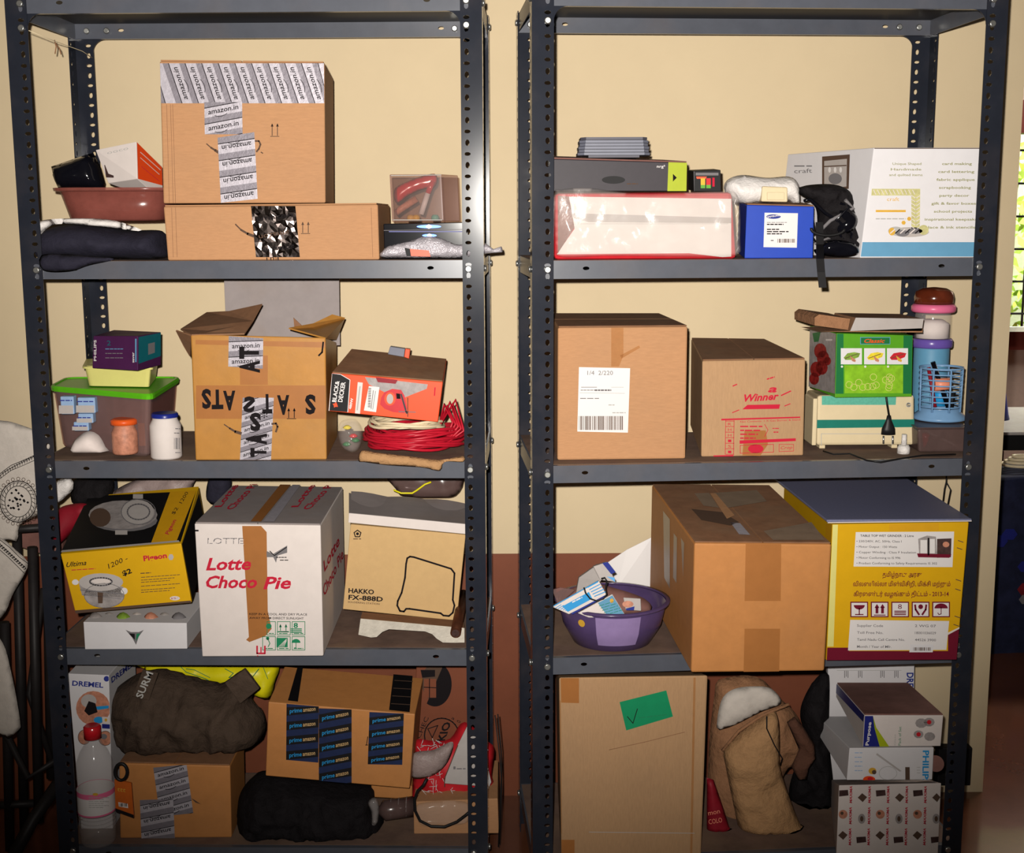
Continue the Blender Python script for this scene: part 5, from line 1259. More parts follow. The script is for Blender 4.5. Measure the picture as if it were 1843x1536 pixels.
for i in range(6): d.line([(1602 + i * 9, 420), (1610 + i * 9, 413)], 2, 'ink' if i % 2 else 'paper', 4)
d.build('print', c.root)
d = D(c.left)
d.poly([(1480, 282), (1530, 278), (1528, 340), (1480, 344)], 'ink_soft').poly([(1484, 290), (1525, 286), (1524, 336), (1484, 340)], 'paper_dull', 1).ell(1504, 322, 12, 10, 'ink_grey', 2).line([(1484, 300), (1524, 298)], 2, 'ink_soft', 3)
for x in (1494, 1504, 1514): d.ell(x, 306, 2.4, 5, 'label_white', 3)
d.scribble(1430, 300, 1462, 2, 'ink_grey', 1, 2, 2).text('craft', (1430, 312), (1462, 311), 8, 'ink_grey', l=1)
d.build('side_print', c.root)

# ================================================================== right rack, middle shelf
c = carton('kraft_carton', 'plain square brown carton with a large white shipping label', 'box', [(1004, 590), (1238, 588), (1234, 826), (1003, 825)], [-.02, -.01, -.01, -.02], .26, Z3, 'kraft', back=[(990, 566), (1187, 566)], flaps='y', flapmat='kraft_dusty', bev=.004)
d = D(c.front); d.poly([(1042, 661), (1134, 663), (1130, 779), (1039, 777)], 'label_white'); d.build('sticker', c.root, 'white shipping label')
d = D(c.front, .0013)
d.text('1/4  2/220', (1057, 675), (1103, 675), 8, 'ink_grey').line([(1046, 697), (1074, 697)], 1, 'ink_grey', 1).line([(1100, 697), (1122, 697)], .8, 'ink_faint', 1).scribble(1045, 703, 1070, 1.3, 'ink_grey', 1, 3, 4).scribble(1070, 704, 1100, 3, 'ink_grey', 1, 4, 4).line([(1043, 707), (1124, 708)], .8, 'ink_faint', 1).scribble(1044, 718, 1078, 1.5, 'ink_grey', 1, 5, 3).scribble(1095, 730, 1106, 2, 'ink_faint', 1, 6, 2).scribble(1102, 744, 1126, 2, 'ink_faint', 1, 7, 3)
d.barcode(1042, 749, 1122, 774, 'ink_soft', 1); d.build('print', c.root)
d = D(c.front); d.poly([(1100, 590), (1122, 590), (1122, 640), (1114, 660), (1100, 660)], 'clear_tape').poly([(1116, 640), (1150, 622), (1152, 626), (1118, 646)], 'clear_tape'); d.build('tape', c.root, 'clear tape')
c = carton('red_print_carton', 'short brown carton with red script and table print, behind the plain square carton', 'box', [(1264, 650), (1450, 647), (1446, 826), (1262, 826)], [.01, .02, .02, .01], .28, Z3, 'kraft_pale', back=[(1244, 610), (1376, 612)], flaps='x', flapmat='kraft_dusty', bev=.003)
d = D(c.front)
d.text('a', (1382, 706), (1398, 706), 13, 'ink_red', it=.3, bold=.03).scribble(1380, 684, 1394, 2.4, 'ink_red', 1, 3, 2, -.3).text('Winner', (1340, 723), (1402, 719), 13, 'ink_red', it=.35, bold=.03).line([(1406, 712), (1423, 704)], 2.2, 'ink_red', 1).line([(1319, 695), (1326, 692)], 2, 'ink_red', 1)
d.poly([(1336, 737), (1345, 729), (1404, 728), (1402, 736)], 'ink_red', 1).line([(1318, 743), (1330, 738)], 1.6, 'ink_red', 1).line([(1412, 731), (1422, 727)], 1.6, 'ink_red', 1)
d.poly([(1298, 754), (1440, 750), (1440, 752.5), (1298, 757)], 'ink_red', 1).text('Net Contents: 1 X Gas Burner & Stand', (1332, 761), (1440, 757), 3.4, 'ink_red', bold=.0)
for i in range(7): d.line([(1306, 758 + i * 10), (1321, 758 + i * 10)], 1, 'ink_red', 1)
d.line([(1306, 757), (1305, 818)], 1, 'ink_red', 1).line([(1321, 757), (1320, 818)], 1, 'ink_red', 1)
for i in range(6): d.text('RHHISI'[i], (1310, 766 + i * 10), (1316, 766 + i * 10), 5, 'ink_red')
for i in range(4): d.scribble(1332, 769 + i * 7, 1372 - 4 * i, 2.4, 'ink_red', 1, i, 3)
d.line([(1376, 764), (1382, 774), (1376, 786)], 1, 'ink_red', 1).scribble(1390, 772, 1402, 1.5, 'ink_red', 1, 8, 2).scribble(1392, 779, 1402, 2, 'ink_red', 1, 9, 2)
d.poly([(1331, 793), (1432, 789), (1432, 794), (1331, 799)], 'ink_red', 1).line([(1332, 802), (1392, 800), (1392, 814), (1332, 816)], 1, 'ink_red', 1, True).ell(1360, 808, 14, 8, 'ink_red', 1).line([(1402, 800), (1428, 800), (1428, 812), (1402, 813)], .9, 'ink_red', 1, True).text('Crop', (1405, 809), (1426, 808), 6, 'ink_red', it=.3)
d.poly([(1284, 820), (1320, 819), (1320, 823), (1284, 824)], 'ink_red', 1)
d.build('print', c.root)
d = D(c.front); d.poly([(1340, 775), (1378, 775), (1382, 800), (1368, 822), (1336, 820)], 'brown_tape'); d.build('tape', c.root, 'brown tape patch')
# cream device
ZV = U(1560, 813, .09).z
c = carton('voltage_unit', 'cream electrical unit with a dark teal stripe, under the green chopper box', 'appliance', [(1471, 712), (1646, 711), (1646, 806), (1469, 808)], [.09, .09, .09, .09], .20, Z3 + .008, 'cream_plastic', back=[(1452, 702), (1600, 702)], bev=.006)
d = D(c.front)
d.poly([(1479, 713), (1613, 713), (1612, 729), (1479, 729)], 'teal_light').poly([(1469, 756), (1648, 755), (1648, 769), (1469, 771)], 'teal', 0).line([(1478, 781), (1605, 781), (1605, 806)], 1, 'ink_faint', 1).line([(1478, 781), (1478, 806)], 1, 'ink_faint', 1); d.ell(1635, 729, 4.5, 4.5, 'ink_faint').ell(1635, 729, 3.6, 3.6, 'cream_plastic', 1)
d.build('front_print', c.root, 'teal stripe and front panel')
d = D(c.left); d.poly([(1470, 756), (1470, 771), (1451, 760), (1451, 746)], 'teal'); d.build('side_stripe', c.root)
for x in (1476, 1606):
    g = G(); a, b = U(x, 800, .095), U(x + 10, 812, .095); g.box((a.x, .10, Z3), (b.x, .13, Z3 + .0078), 'cream_plastic', .001); g.obj('foot', c.root)
g = G(); a, b = U(1461, 716, .10), U(1466, 800, .10); g.hexa([Vector((a.x, .085, a.z)), Vector((b.x, .085, a.z)), Vector((b.x, .085, b.z)), Vector((a.x, .085, b.z))], [Vector((a.x, .16, a.z)), Vector((b.x, .16, a.z)), Vector((b.x, .16, b.z)), Vector((a.x, .16, b.z))], 'cream_plastic', .002); g.obj('side_fin', c.root)
vt = max(p.z for p in c.top)
# plug on its cord
t = thing('power_plug', 'black two-pin plug hanging down in front of the cream unit', 'plug', U(1598, 790, .07))
g = G(); g.tube([U(1594, 708, .06), U(1597, 730, .065), U(1600, 748, .07)], .0022, 'rubber', 8); g.obj('cord', t)
g = G(); a = U(1600, 748, .07); g.lathe(a, [(.004, 0), (.006, -.010), (.014, -.028), (.015, -.040)], 'rubber', 20, sy=.6, cap1=True); g.obj('plug_body', t)
for x in (1590, 1607): 
    g = G(); g.tube([U(x, 785, .07), U(x, 799, .07)], .0020, 'zinc', 8); g.obj('pin', t)
t = thing('white_nozzle', 'small translucent white nozzle standing on the shelf under the plug', 'nozzle', Uw(1626, .04, Z3))
g = G(); g.lathe(ORI[t], [(.013, 0), (.013, .012), (.0095, .018)], 'bag_white', 20, cap1=True); g.obj('base', t)
g = G(); g.lathe(ORI[t], [(.0055, .0182), (.005, .040)], 'bag_white', 16, cap1=True); g.obj('tip', t)
g = G(); g.tube([Uz(1482, 812, Z3 + .0025), Uz(1500, 818, Z3 + .0025), Uz(1530, 817, Z3 + .0025), Uz(1560, 829, Z3 + .0025), Uz(1585, 832, Z3 + .0025), Uz(1620, 826, Z3 + .0025), Uz(1660, 820, Z3 + .0025), Uz(1720, 818, Z3 + .0025)], .0018, 'rubber', 6)
one(g, 'thin_black_cord', 'thin black cord lying wavy along the front of the shelf', 'cord')
# chopper box
c = carton('chopper_box', 'green vegetable chopper box with three chili photographs', 'box', [(1506, 600), (1643, 604), (1641, 709), (1503, 710)], [.05, .06, .06, .05], .17, vt + .0006, 'green_bright', back=[(1458, 587)], bev=.0012)
d = D(c.front)
d.rect(1520, 658, 1625, 708, 'green_mottle').poly([(1505, 601), (1518, 601), (1518, 709), (1503, 709)], 'green_dark', 0).poly([(1626, 604), (1642, 604), (1640, 709), (1625, 709)], 'green_dark', 0)
d.rect(1548, 607, 1602, 620, 'blue_sky', 1).rect(1549, 608, 1601, 619, 'green_dark', 2).text('Classic', (1555, 617), (1592, 617), 7, 'orange', it=.3, bold=.02, l=4)
for x, m in ((1513, 'photo_green'), (1555, 'photo_yellow'), (1596, 'red_bag')):
    d.rect(x, 627, x + 38, 656, 'paper_white', 1).poly([(x + 5, 644), (x + 12, 636), (x + 24, 634), (x + 35, 636), (x + 32, 643), (x + 20, 648), (x + 8, 648)], m, 2).poly([(x + 16, 640), (x + 27, 648), (x + 26, 652), (x + 20, 650)], 'photo_skin' if m != 'red_bag' else 'gold', 3).line([(x + 8, 645), (x + 30, 637)], 1.2, 'ink_soft', 3)
    d.ell(x + 2, 660, 2, 2, 'label_white', 2)
r = random.Random(6)
for i in range(14): d.ring(1528 + r.uniform(0, 90), 670 + r.uniform(0, 34), 6, 6, .8, 'lemon', 1, 10)
d.build('print', c.root)
d = D(c.left); d.poly([(1505, 601), (1503, 709), (1450, 700), (1458, 588)], 'photo_grey', 0)
for cx, cy, rr in ((1477, 632, 14), (1482, 645, 14), (1470, 665, 14), (1466, 682, 11), (1480, 662, 13), (1490, 650, 8)): d.ell(cx, cy, rr * .8, rr, 'photo_red', 1, 14)
d.poly([(1463, 600), (1478, 597), (1474, 615), (1466, 616)], 'green_dark', 2).line([(1488, 612), (1498, 612)], 3, 'paper', 2)
d.build('side_print', c.root, 'photograph of red chillies on the side')
ht = max(p.z for p in c.top)
t = thing('folded_papers', 'folded grubby brown paper bundle on the green chopper box', 'paper', Vector(((U(1560, 600, .1)).x, .1, ht)))
for k, (P, m) in enumerate(((([(1474, 597), (1660, 600), (1660, 591), (1530, 596)]), 'jute'), ([(1530, 596), (1659, 596), (1662, 574), (1600, 573), (1540, 572)], 'paper_dull'), ([(1466, 586), (1526, 594), (1530, 574), (1474, 566), (1466, 572)], 'jute'))):
    pts = [U(x, y, .045) for x, y in P]
    lowz = min(p.z for p in pts); pts = [Vector((p.x, p.y, max(p.z, ht + .0006))) for p in pts]
    g = G(); sheet(g, pts, .001, m)
    back = [p + Vector((-.012, .11 + .01 * k, .001 * k)) for p in pts]; kk = len(pts)
    g.mesh(pts + back, [(i, (i + 1) % kk, kk + (i + 1) % kk, kk + i) for i in range(kk)] + [tuple(range(kk, 2 * kk))], m if k != 1 else 'kraft_dusty'); g.obj('fold', t)
# canister tower
cc = Uw(1669, .25, Z3); rr = (Uw(1704, .25, Z3 + .2).x - Uw(1635, .25, Z3 + .2).x) / 2
zf = lambda py: U(1669, py, .25).z - Z3
t = thing('stacked_jar', 'tall stack of clear jars with pink and purple rings and a brown dome lid', 'jar', cc)
g = G(); g.lathe(cc, [(rr * .86, 0), (rr * .9, .004), (rr * .9, zf(628)), (rr * .86, zf(624))], 'blue_sky', 32, cap1=True); g.obj('lower_jar', t)
g = G(); g.lathe(cc, [(rr * 1.0, zf(625)), (rr * 1.04, zf(622)), (rr * 1.04, zf(612)), (rr * .98, zf(609))], 'violet', 32, cap1=True); g.obj('purple_ring', t)
g = G(); g.lathe(cc, [(rr * .9, zf(608.8)), (rr * .9, zf(566)), (rr * .86, zf(562.5))], 'clear', 32); g.obj('upper_jar', t)
g = G(); g.lathe(cc, [(rr * .82, zf(608)), (rr * .82, zf(582)), (rr * .5, zf(575))], 'cotton', 28, cap1=True); g.obj('contents', t).__setitem__('label', 'white powder contents')
g = G(); g.lathe(cc, [(rr * 1.04, zf(562)), (rr * 1.12, zf(559)), (rr * 1.12, zf(551)), (rr * 1.0, zf(547))], 'pink', 32, cap1=True); g.obj('pink_ring', t)
g = G(); g.lathe(cc, [(rr * .98, zf(546.8)), (rr * 1.0, zf(535)), (rr * .92, zf(525)), (rr * .6, zf(519)), (rr * .1, zf(517))], 'clear_brown', 32, cap1=True); g.obj('dome_lid', t)
# low clear box, blue basket and its contents
a, b = Uw(1650, .05, Z3), Uw(1742, .05, Z3); zt_ = U(1690, 772, .05).z
t = thing('low_clear_box', 'low smoky clear plastic box under the blue basket', 'container', Vector(((a.x + b.x) / 2, .13, Z3)))
F = [Vector((a.x, .05, zt_)), Vector((b.x, .05, zt_)), Vector((b.x - .004, .05, Z3)), Vector((a.x + .004, .05, Z3))]
g = G(); g.hexa(F, [p + Vector((0, .16, 0)) for p in F], 'clear_smoke', .005); g.obj('body', t)
g = G(); g.box((a.x - .002, .048, zt_ + .0003), (b.x + .002, .212, zt_ + .003), 'clear_smoke', .001); g.obj('lid', t)
g = G(); g.inflate([(1662, 805), (1660, 780), (1674, 782), (1668, 800)], .09, .006, 'red_gloss', seed=2, amp=.001, step=4); one(g, 'red_wedge', 'red pointed tool inside the low smoky box', 'tool')
bz = zt_ + .0036
cc = Uw(1690, .15, bz); zf = lambda py, Y=.15: U(1690, py, Y).z - bz
R0 = (Uw(1728, .15, bz + .1).x - Uw(1650, .15, bz + .1).x) / 2
t = thing('blue_basket', 'light blue slatted plastic basket holding pens, right end of the middle shelf', 'basket', cc)
hb = zf(662)
g = G(); g.lathe(cc, [(R0 * 1.05, 0), (R0 * 1.22, .003), (R0 * 1.2, .008), (R0 * .94, .018), (R0 * .94, .026), (R0 * .90, .026), (R0 * .90, .012)], 'blue_plastic', 36); g.obj('base', t)
for k in range(8):
    z_ = .03 + (hb - .03) * k / 7
    g = G(); rr_ = R0 * (.95 + .03 * k / 7); w_ = .0022 if k < 7 else .0035
    g.lathe(cc, [(rr_ - .0012, z_ - w_ * .6), (rr_ + .0008, z_ - w_ * .6), (rr_ + .0008, z_ + w_ * .6), (rr_ - .0012, z_ + w_ * .6), (rr_ - .0012, z_ - w_ * .6)], 'blue_plastic', 36, cap0=False); g.obj('hoop', t)
for k in range(8):
    a_ = -math.pi / 2 + .12 + k * math.pi / 4; g = G()
    g.tube([cc + Vector((R0 * .955 * math.cos(a_), R0 * .955 * math.sin(a_), .02)), cc + Vector((R0 * .985 * math.cos(a_), R0 * .985 * math.sin(a_), hb))], .0022, 'blue_plastic', 6); g.obj('slat', t)
def inb(n_, l_, dx, dy, z0, z1, r_, m, tx=0, ty=0, cat='pen'):
    g = G(); p = cc + Vector((dx, dy, 0)); g.tube([p + Vector((0, 0, z0)), p + Vector((tx, ty, z1))], r_, m, 10); return one(g, n_, l_, cat)
inb('black_pen', 'thick black pen leaning left out of the blue basket', .014, -.012, .028, .125, .005, 'black_gloss', -.036, .005)
inb('red_pen', 'dark red pen at the left of the blue basket', -.012, -.006, .028, .112, .004, 'red_dark', -.014, .012)
inb('teal_tube', 'blue tube standing low in the blue basket', .004, .014, .028, .070, .014, 'blue_stripe', 0, 0, 'tube')
inb('peach_tape', 'peach coloured roll lying in the middle of the blue basket', -.018, -.008, .076, .078, .014, 'peach', .034, 0, 'roll')
inb('dark_marker', 'short black marker at the right in the blue basket', .022, -.006, .028, .060, .006, 'black', .003, 0, 'marker')

# ================================================================== right rack, third shelf
g = G(); sheet(g, [U(1092, 1014, .30), U(1128, 990, .30), U(1174, 967, .30), U(1176, 1060, .28), U(1110, 1060, .28)], .001, 'label_white'); one(g, 'white_sheet', 'bright white sheet standing behind the purple tub', 'paper')
cc = Uw(1101, .035, Z4); ry = .118
zr = U(1101, 1108, .035 - .118).z - Z4
R1 = (U(1196, 1076, .035).x - U(995, 1076, .035).x) / 2
t = thing('purple_tub', 'round purple plastic tub full of medicine boxes', 'tub', cc)
g = G(); g.lathe(cc, [(R1 * .62, 0), (R1 * .70, .003), (R1 * .88, zr * .45), (R1 * .97, zr - .004), (R1 * .95, zr - .004), (R1 * .85, zr * .45), (R1 * .66, .006)], 'tub_violet', 48); g.obj('body', t)
g = G(); g.lathe(cc, [(R1 * .96, zr - .004), (R1 * 1.03, zr - .004), (R1 * 1.035, zr), (R1 * .96, zr + .001)], 'tub_violet', 48, cap0=False); g.obj('rim', t)
g = G(); vs = []; nx_, ny_ = 10, 6
for j in range(ny_):
    for i in range(nx_):
        f_ = .2 + .7 * j / (ny_ - 1); a_ = math.radians(-112 + 48 * i / (nx_ - 1)); rr_ = R1 * (.70 + .18 * f_ / .45 if f_ < .45 else .88 + .09 * (f_ - .45) / .55) + .0022
        vs.append(cc + Vector((rr_ * math.cos(a_), rr_ * math.sin(a_), zr * f_)))
g.mesh(vs, [(j * nx_ + i, j * nx_ + i + 1, (j + 1) * nx_ + i + 1, (j + 1) * nx_ + i) for j in range(ny_ - 1) for i in range(nx_ - 1)], 'lilac', True); g.obj('sticker', t).__setitem__('label', 'pale lilac paper patch')
g = G(); a_ = math.radians(-128); rr_ = R1 * .93 + .003; p = cc + Vector((rr_ * math.cos(a_), rr_ * math.sin(a_), zr * .72)); g.lathe(p, [(.008, 0), (.008, .001)], 'gold', 16, cap1=True, axis=(math.cos(a_), math.sin(a_), -.2)); g.obj('round_sticker', t)
def slab(name, label, P, Y, th, m, cat='box', mats=None, dy=None):
    Ys = Y if isinstance(Y, (list, tuple)) else [Y] * 4
    F = [U(x, y, yy) for (x, y), yy in zip(P, Ys)]
    g = G(); g.hexa(F, [p + Vector((0, th, -.2 * th)) for p in F], m, .0008, 1); o = g.obj(name); tag(o, label, cat); return o, F
o, F = slab('striped_medicine_box', 'blue and white striped medicine box propped in the purple tub', [(995, 1093), (1078, 1046), (1092, 1072), (1024, 1106)], [-.06, -.04, -.05, -.07], .018, 'paper')
d = Dec(F); d.poly([(1012, 1092), (1060, 1066), (1066, 1078), (1022, 1102)], 'blue_stripe')
for k in range(5): d.line([(1000 + k * 4.5, 1099 + k * 1.2 - 4), (1010 + k * 4.5, 1093 + k * 1.2 - 4)], 1.2, 'blue_stripe', 1); d.line([(1058 + k * 3, 1058 + k * 4), (1076 + k * 3.5, 1048 + k * 4.4)], 1.6, 'blue_stripe', 1)
d.line([(997, 1091), (1076, 1047)], 1.6, 'blue_stripe', 1).line([(1030, 1105), (1090, 1073)], 3, 'ink_blue', 1).scribble(1030, 1086, 1048, 2.5, 'label_white', 2, 3, 2, -.5); d.build('print', o)
o, F = slab('pale_blue_medicine_box', 'pale blue and white medicine box leaning in the tub, lower right of the striped one', [(1040, 1104), (1102, 1070), (1128, 1112), (1060, 1112)], [-.065, -.045, -.055, -.07], .012, 'paper')
d = Dec(F); d.poly([(1076, 1086), (1102, 1072), (1126, 1110), (1094, 1110)], 'blue_sky').ell(1101, 1082, 3.4, 4, 'gold', 2)
for k in range(5): d.scribble(1078 + k * 3, 1092 + k * 4, 1104 + k * 4, 1, 'ink_green', 2, k, 3, -.3)
d.build('print', o)
o, F = slab('folded_medicine_box', 'crushed white medicine box with a dark blue flap, topmost in the purple tub', [(1068, 1020), (1092, 1012), (1108, 1048), (1080, 1044)], [.0, .0, -.01, -.01], .02, 'paper_dull')
d = Dec(F); d.poly([(1084, 1014), (1094, 1012), (1108, 1030), (1100, 1034)], 'ink_blue').poly([(1092, 1038), (1106, 1040), (1107, 1048)], 'blue_stripe', 1); d.build('print', o)
slab('grey_medicine_box', 'grey white box leaning behind the striped medicine box', [(1042, 1040), (1076, 1016), (1082, 1046), (1036, 1072)], [.03, .03, .0, .0], .02, 'paper_dull')
slab('clear_blister', 'cloudy blister pack at the left side of the purple tub', [(994, 1062), (1008, 1058), (1036, 1062), (1004, 1090)], [-.02, -.02, -.03, -.05], .012, 'clear_milky')
o, F = slab('small_white_card', 'small white card with a dark blue edge at the right of the purple tub', [(1122, 1076), (1153, 1078), (1154, 1100), (1126, 1098)], [-.02, -.02, -.03, -.03], .004, 'paper_dull', 'card')
d = Dec(F); d.ell(1130, 1088, 10, 6, 'photo_skin').poly([(1126, 1096), (1142, 1092), (1141, 1099), (1127, 1099)], 'ink_blue', 1); d.build('print', o)
g = G(); g.inflate([(1010, 1102), (1016, 1068), (1060, 1050), (1110, 1060), (1160, 1078), (1172, 1098), (1130, 1108), (1060, 1110)], .03, .03, 'dusty_brown', seed=9, amp=.01, step=7); one(g, 'packaging_scraps', 'mixed grey brown packaging scraps at the bottom of the purple tub', 'scraps')['kind'] = 'stuff'
g = G(); P = [(1082, 1042), (1088, 1040), (1092, 1046), (1090, 1060), (1092, 1070), (1086, 1078), (1074, 1082), (1062, 1078), (1054, 1068), (1051, 1058)]
g.tube([U(x, y, -.072) for x, y in P], .0017, 'rubber', 6); one(g, 'black_hook', 'curved black wire hook lying over the striped medicine box', 'hook')
# big brown carton
c = carton('large_taped_carton', 'large brown carton with wide tape bands, jutting out over the shelf edge', 'box', [(1250, 978), (1497, 980), (1484, 1214), (1244, 1212)], [-.165, -.16, -.16, -.165], .42, Z4, 'kraft_orange', back=[(1173, 873)], bev=.004, flaps='x', flapmat='kraft_dusty')
d = D(c.front); d.poly([(1342, 979), (1406, 979), (1405, 1082), (1340, 1082)], 'brown_tape', 0).poly([(1340, 1132), (1404, 1132), (1402, 1213), (1338, 1213)], 'brown_tape', 0); d.build('tape', c.root, 'brown tape band')
d = D(c.left); d.poly([(1194, 920), (1206, 935), (1206, 1060), (1196, 1040)], 'tape_pale').poly([(1213, 960), (1219, 968), (1218, 1050), (1212, 1040)], 'tape_pale').poly([(1226, 968), (1232, 978), (1230, 1040)], 'tape_pale'); d.build('side_tape', c.root, 'clear tape smears on the side')
d = D(c.top, .0045); d.poly([(1250, 892), (1276, 891), (1294, 918), (1266, 914)], 'tape_pale').poly([(1284, 891), (1362, 886), (1380, 906), (1304, 919)], 'tape_pale', 0).poly([(1314, 944), (1332, 946), (1350, 967), (1330, 966)], 'silver_tape', 0).poly([(1374, 960), (1460, 944), (1484, 976), (1392, 977)], 'tape_pale', 0)
d.poly([(1278, 892), (1288, 892), (1322, 932), (1308, 938)], 'kraft', 1).poly([(1244, 920), (1300, 926), (1330, 944), (1314, 950), (1262, 940)], 'ink_soft', 0); d.build('top_tape', c.root, 'torn tape')
# yellow grinder carton
c = carton('grinder_carton', 'large yellow carton with printed white labels and handling symbols, under a blue grey sheet', 'box', [(1498, 944), (1744, 940), (1722, 1190), (1487, 1190)], [-.10, -.10, -.10, -.10], .44, Z4, 'yellow', dx=.0, bev=.002)
g = G(); T_ = c.top; TT = [U(1488, 941, -.102), U(1749, 938, -.102)]
q = [TT[0], TT[1], c.B[1] + Vector((0, 0, .0)), c.B[0] + Vector((-.03, 0, .0))]; zz = max(T_[0].z, T_[1].z) + .0015
q = [Vector((p.x, p.y, zz)) for p in q]
g.hexa([p + Vector((0, 0, .005)) for p in (q[3], q[2], q[1], q[0])], [q[3], q[2], q[1], q[0]], 'slate_blue', .001, 1); ob = g.obj('cover_board'); tag(ob, 'dark slate blue board lying on the yellow carton', 'board')
d = Dec([q[0], q[1], q[1] + Vector((0, 0, .005))]); d.line([(1490, 941), (1748, 938)], 1.6, 'paper', 1); d.build('white_edge', ob)
d = D(c.front)
d.poly([(1487, 1166), (1528, 1166), (1528, 1172), (1706, 1172), (1706, 1141), (1726, 1132), (1722, 1190), (1487, 1190)], 'ink_maroon', 0).poly([(1706, 1139), (1727, 1129), (1727, 1132), (1706, 1143)], 'paper', 1)
d.poly([(1496, 944), (1508, 944), (1500, 1164), (1489, 1164)], 'lemon', 0); d.poly([(1600, 944), (1690, 942), (1690, 956), (1600, 956)], 'yellow_band', 0)
d.poly([(1540, 958), (1717, 957), (1714, 1021), (1536, 1020)], 'label_white', 1); d.poly([(1530, 1116), (1708, 1118), (1703, 1170), (1526, 1171)], 'label_white', 1)
d.build('sticker', c.root, 'white printed labels')
d = D(c.front, .0014)
for i, s_ in enumerate(('TABLE TOP WET GRINDER : 2 Litre', '• 230/240V, AC, 50Hz, Class I', '• Motor Output : 150 Watts', '• Copper Winding : Class F Insulation', '• Motor Conforming to IS 996', '• Product Conforming to Safety Requirements IS 302')):
    x1 = (1644, 1622, 1614, 1648, 1620, 1686)[i]; d.text(s_, (1548 if i == 0 else 1541, 966 + i * 9.9), (x1, 966.5 + i * 9.9), 4, 'ink', bold=.012 if i == 0 else 0)
d.poly([(1652, 970), (1668, 964), (1684, 966), (1686, 1000), (1654, 1002)], 'photo_grey', 1).poly([(1686, 970), (1712, 969), (1711, 1003), (1686, 1004)], 'photo_dark', 1).rect(1656, 972, 1668, 996, 'label_white', 2).rect(1673, 970, 1682, 996, 'label_white', 2).rect(1669, 968, 1672, 1000, 'ink', 2).poly([(1650, 996), (1712, 998), (1708, 1004), (1652, 1003)], 'ink_maroon', 2).ell(1702, 980, 6, 5, 'photo_skin', 2)
for s_, x0, x1, y in (('தமிழ்நாடு அரசு', 1588, 1659, 1038), ('விலையில்லா மின்விசிறி, மிக்சி மற்றும்', 1535, 1710, 1055), ('கிரைண்டர் வழங்கும் திட்டம் - 2013-14', 1536, 1707, 1073)): d.text(s_, (x0, y), (x1, y), 8, 'ink_maroon', bold=.015, l=1)
for i in range(5):
    x = 1530 + i * 36.8; y = 1083
    d.rect(x, y, x + 32, y + 28, 'ink_maroon', 1).rect(x + 2, y + 2, x + 30, y + 26, 'label_white', 2)
    if i == 0: d.ell(x + 16, y + 6, 10, 8, 'ink_maroon', 3, 14, 0, 180).line([(x + 16, y + 12), (x + 16, y + 23)], 2, 'ink_maroon', 3).line([(x + 9, y + 23), (x + 23, y + 23)], 2, 'ink_maroon', 3)
    if i == 1:
        for k in (11, 21): d.rect(x + k - 2.5, y + 10, x + k + 2.5, y + 21, 'ink_maroon', 3).poly([(x + k - 4.5, y + 11), (x + k, y + 4), (x + k + 4.5, y + 11)], 'ink_maroon', 3)
        d.line([(x + 6, y + 24), (x + 26, y + 24)], 1.6, 'ink_maroon', 3)
    if i == 2:
        d.text('8', (x + 12, y + 13), (x + 19, y + 13), 9, 'ink_maroon', l=3)
        for k in (17, 20, 23): d.line([(x + 6, y + k), (x + 26, y + k)], 1.8, 'ink_maroon', 3)
    if i == 3: d.ell(x + 16, y + 9, 4.5, 4.5, 'ink_maroon', 3, 8).line([(x + 6, y + 6), (x + 7, y + 14), (x + 13, y + 23)], 3.4, 'ink_maroon', 3).line([(x + 26, y + 6), (x + 25, y + 14), (x + 19, y + 23)], 3.4, 'ink_maroon', 3)
    if i == 4: d.ell(x + 16, y + 12, 12, 9, 'ink_maroon', 3, 16, 180, 360).line([(x + 16, y + 10), (x + 16, y + 22), (x + 12, y + 23), (x + 10, y + 20)], 1.4, 'ink_maroon', 3)
for i, (s_, v) in enumerate((('Supplier Code', '2 WG 07'), ('Toll Free No.', '18001036029'), ('Tamil Nadu Call Centre No.', '44526 3900'), ('Month / Year of Mfr.', ''))):
    d.text(s_, (1542, 1128 + i * 12.6), (1589 if i < 2 else 1628 if i == 2 else 1604, 1128.4 + i * 12.6), 4.6, 'ink_grey', l=2, bold=.01)
    if v: d.text(v, (1646, 1128.5 + i * 12.6), (1684, 1129 + i * 12.6), 4.6, 'ink_grey', l=2, bold=.01)
d.poly([(1638, 1160), (1680, 1160), (1678, 1174), (1636, 1174)], 'paper_white', 2).barcode(1643, 1165, 1676, 1171, 'ink_soft', 4)
for x, y in ((1724, 973), (1722, 986), (1720, 1043), (1719, 1060), (1718, 1109), (1716, 1124)): d.line([(x, y), (x + 9, y + 3)], 1.4, 'ink_soft', 1)
d.build('print', c.root)
d = D(c.left); d.poly([(1487, 943), (1499, 946), (1488, 1190), (1480, 1188)], 'yellow_band'); d.build('side_panel', c.root)
tp_ = U(1703, 858, .33); tp_.z = ZT[3] - .0016
g = G(); g.tube([tp_, U(1703, 868, .33), U(1700, 880, .33), U(1697, 905, .33)], .0016, 'rubber', 6); g.tube([U(1703, 868, .33), U(1711, 882, .33), U(1706, 908, .33)], .0016, 'rubber', 6)
one(g, 'hanging_wire', 'looped black wire hanging behind the middle shelf at the right', 'wire')

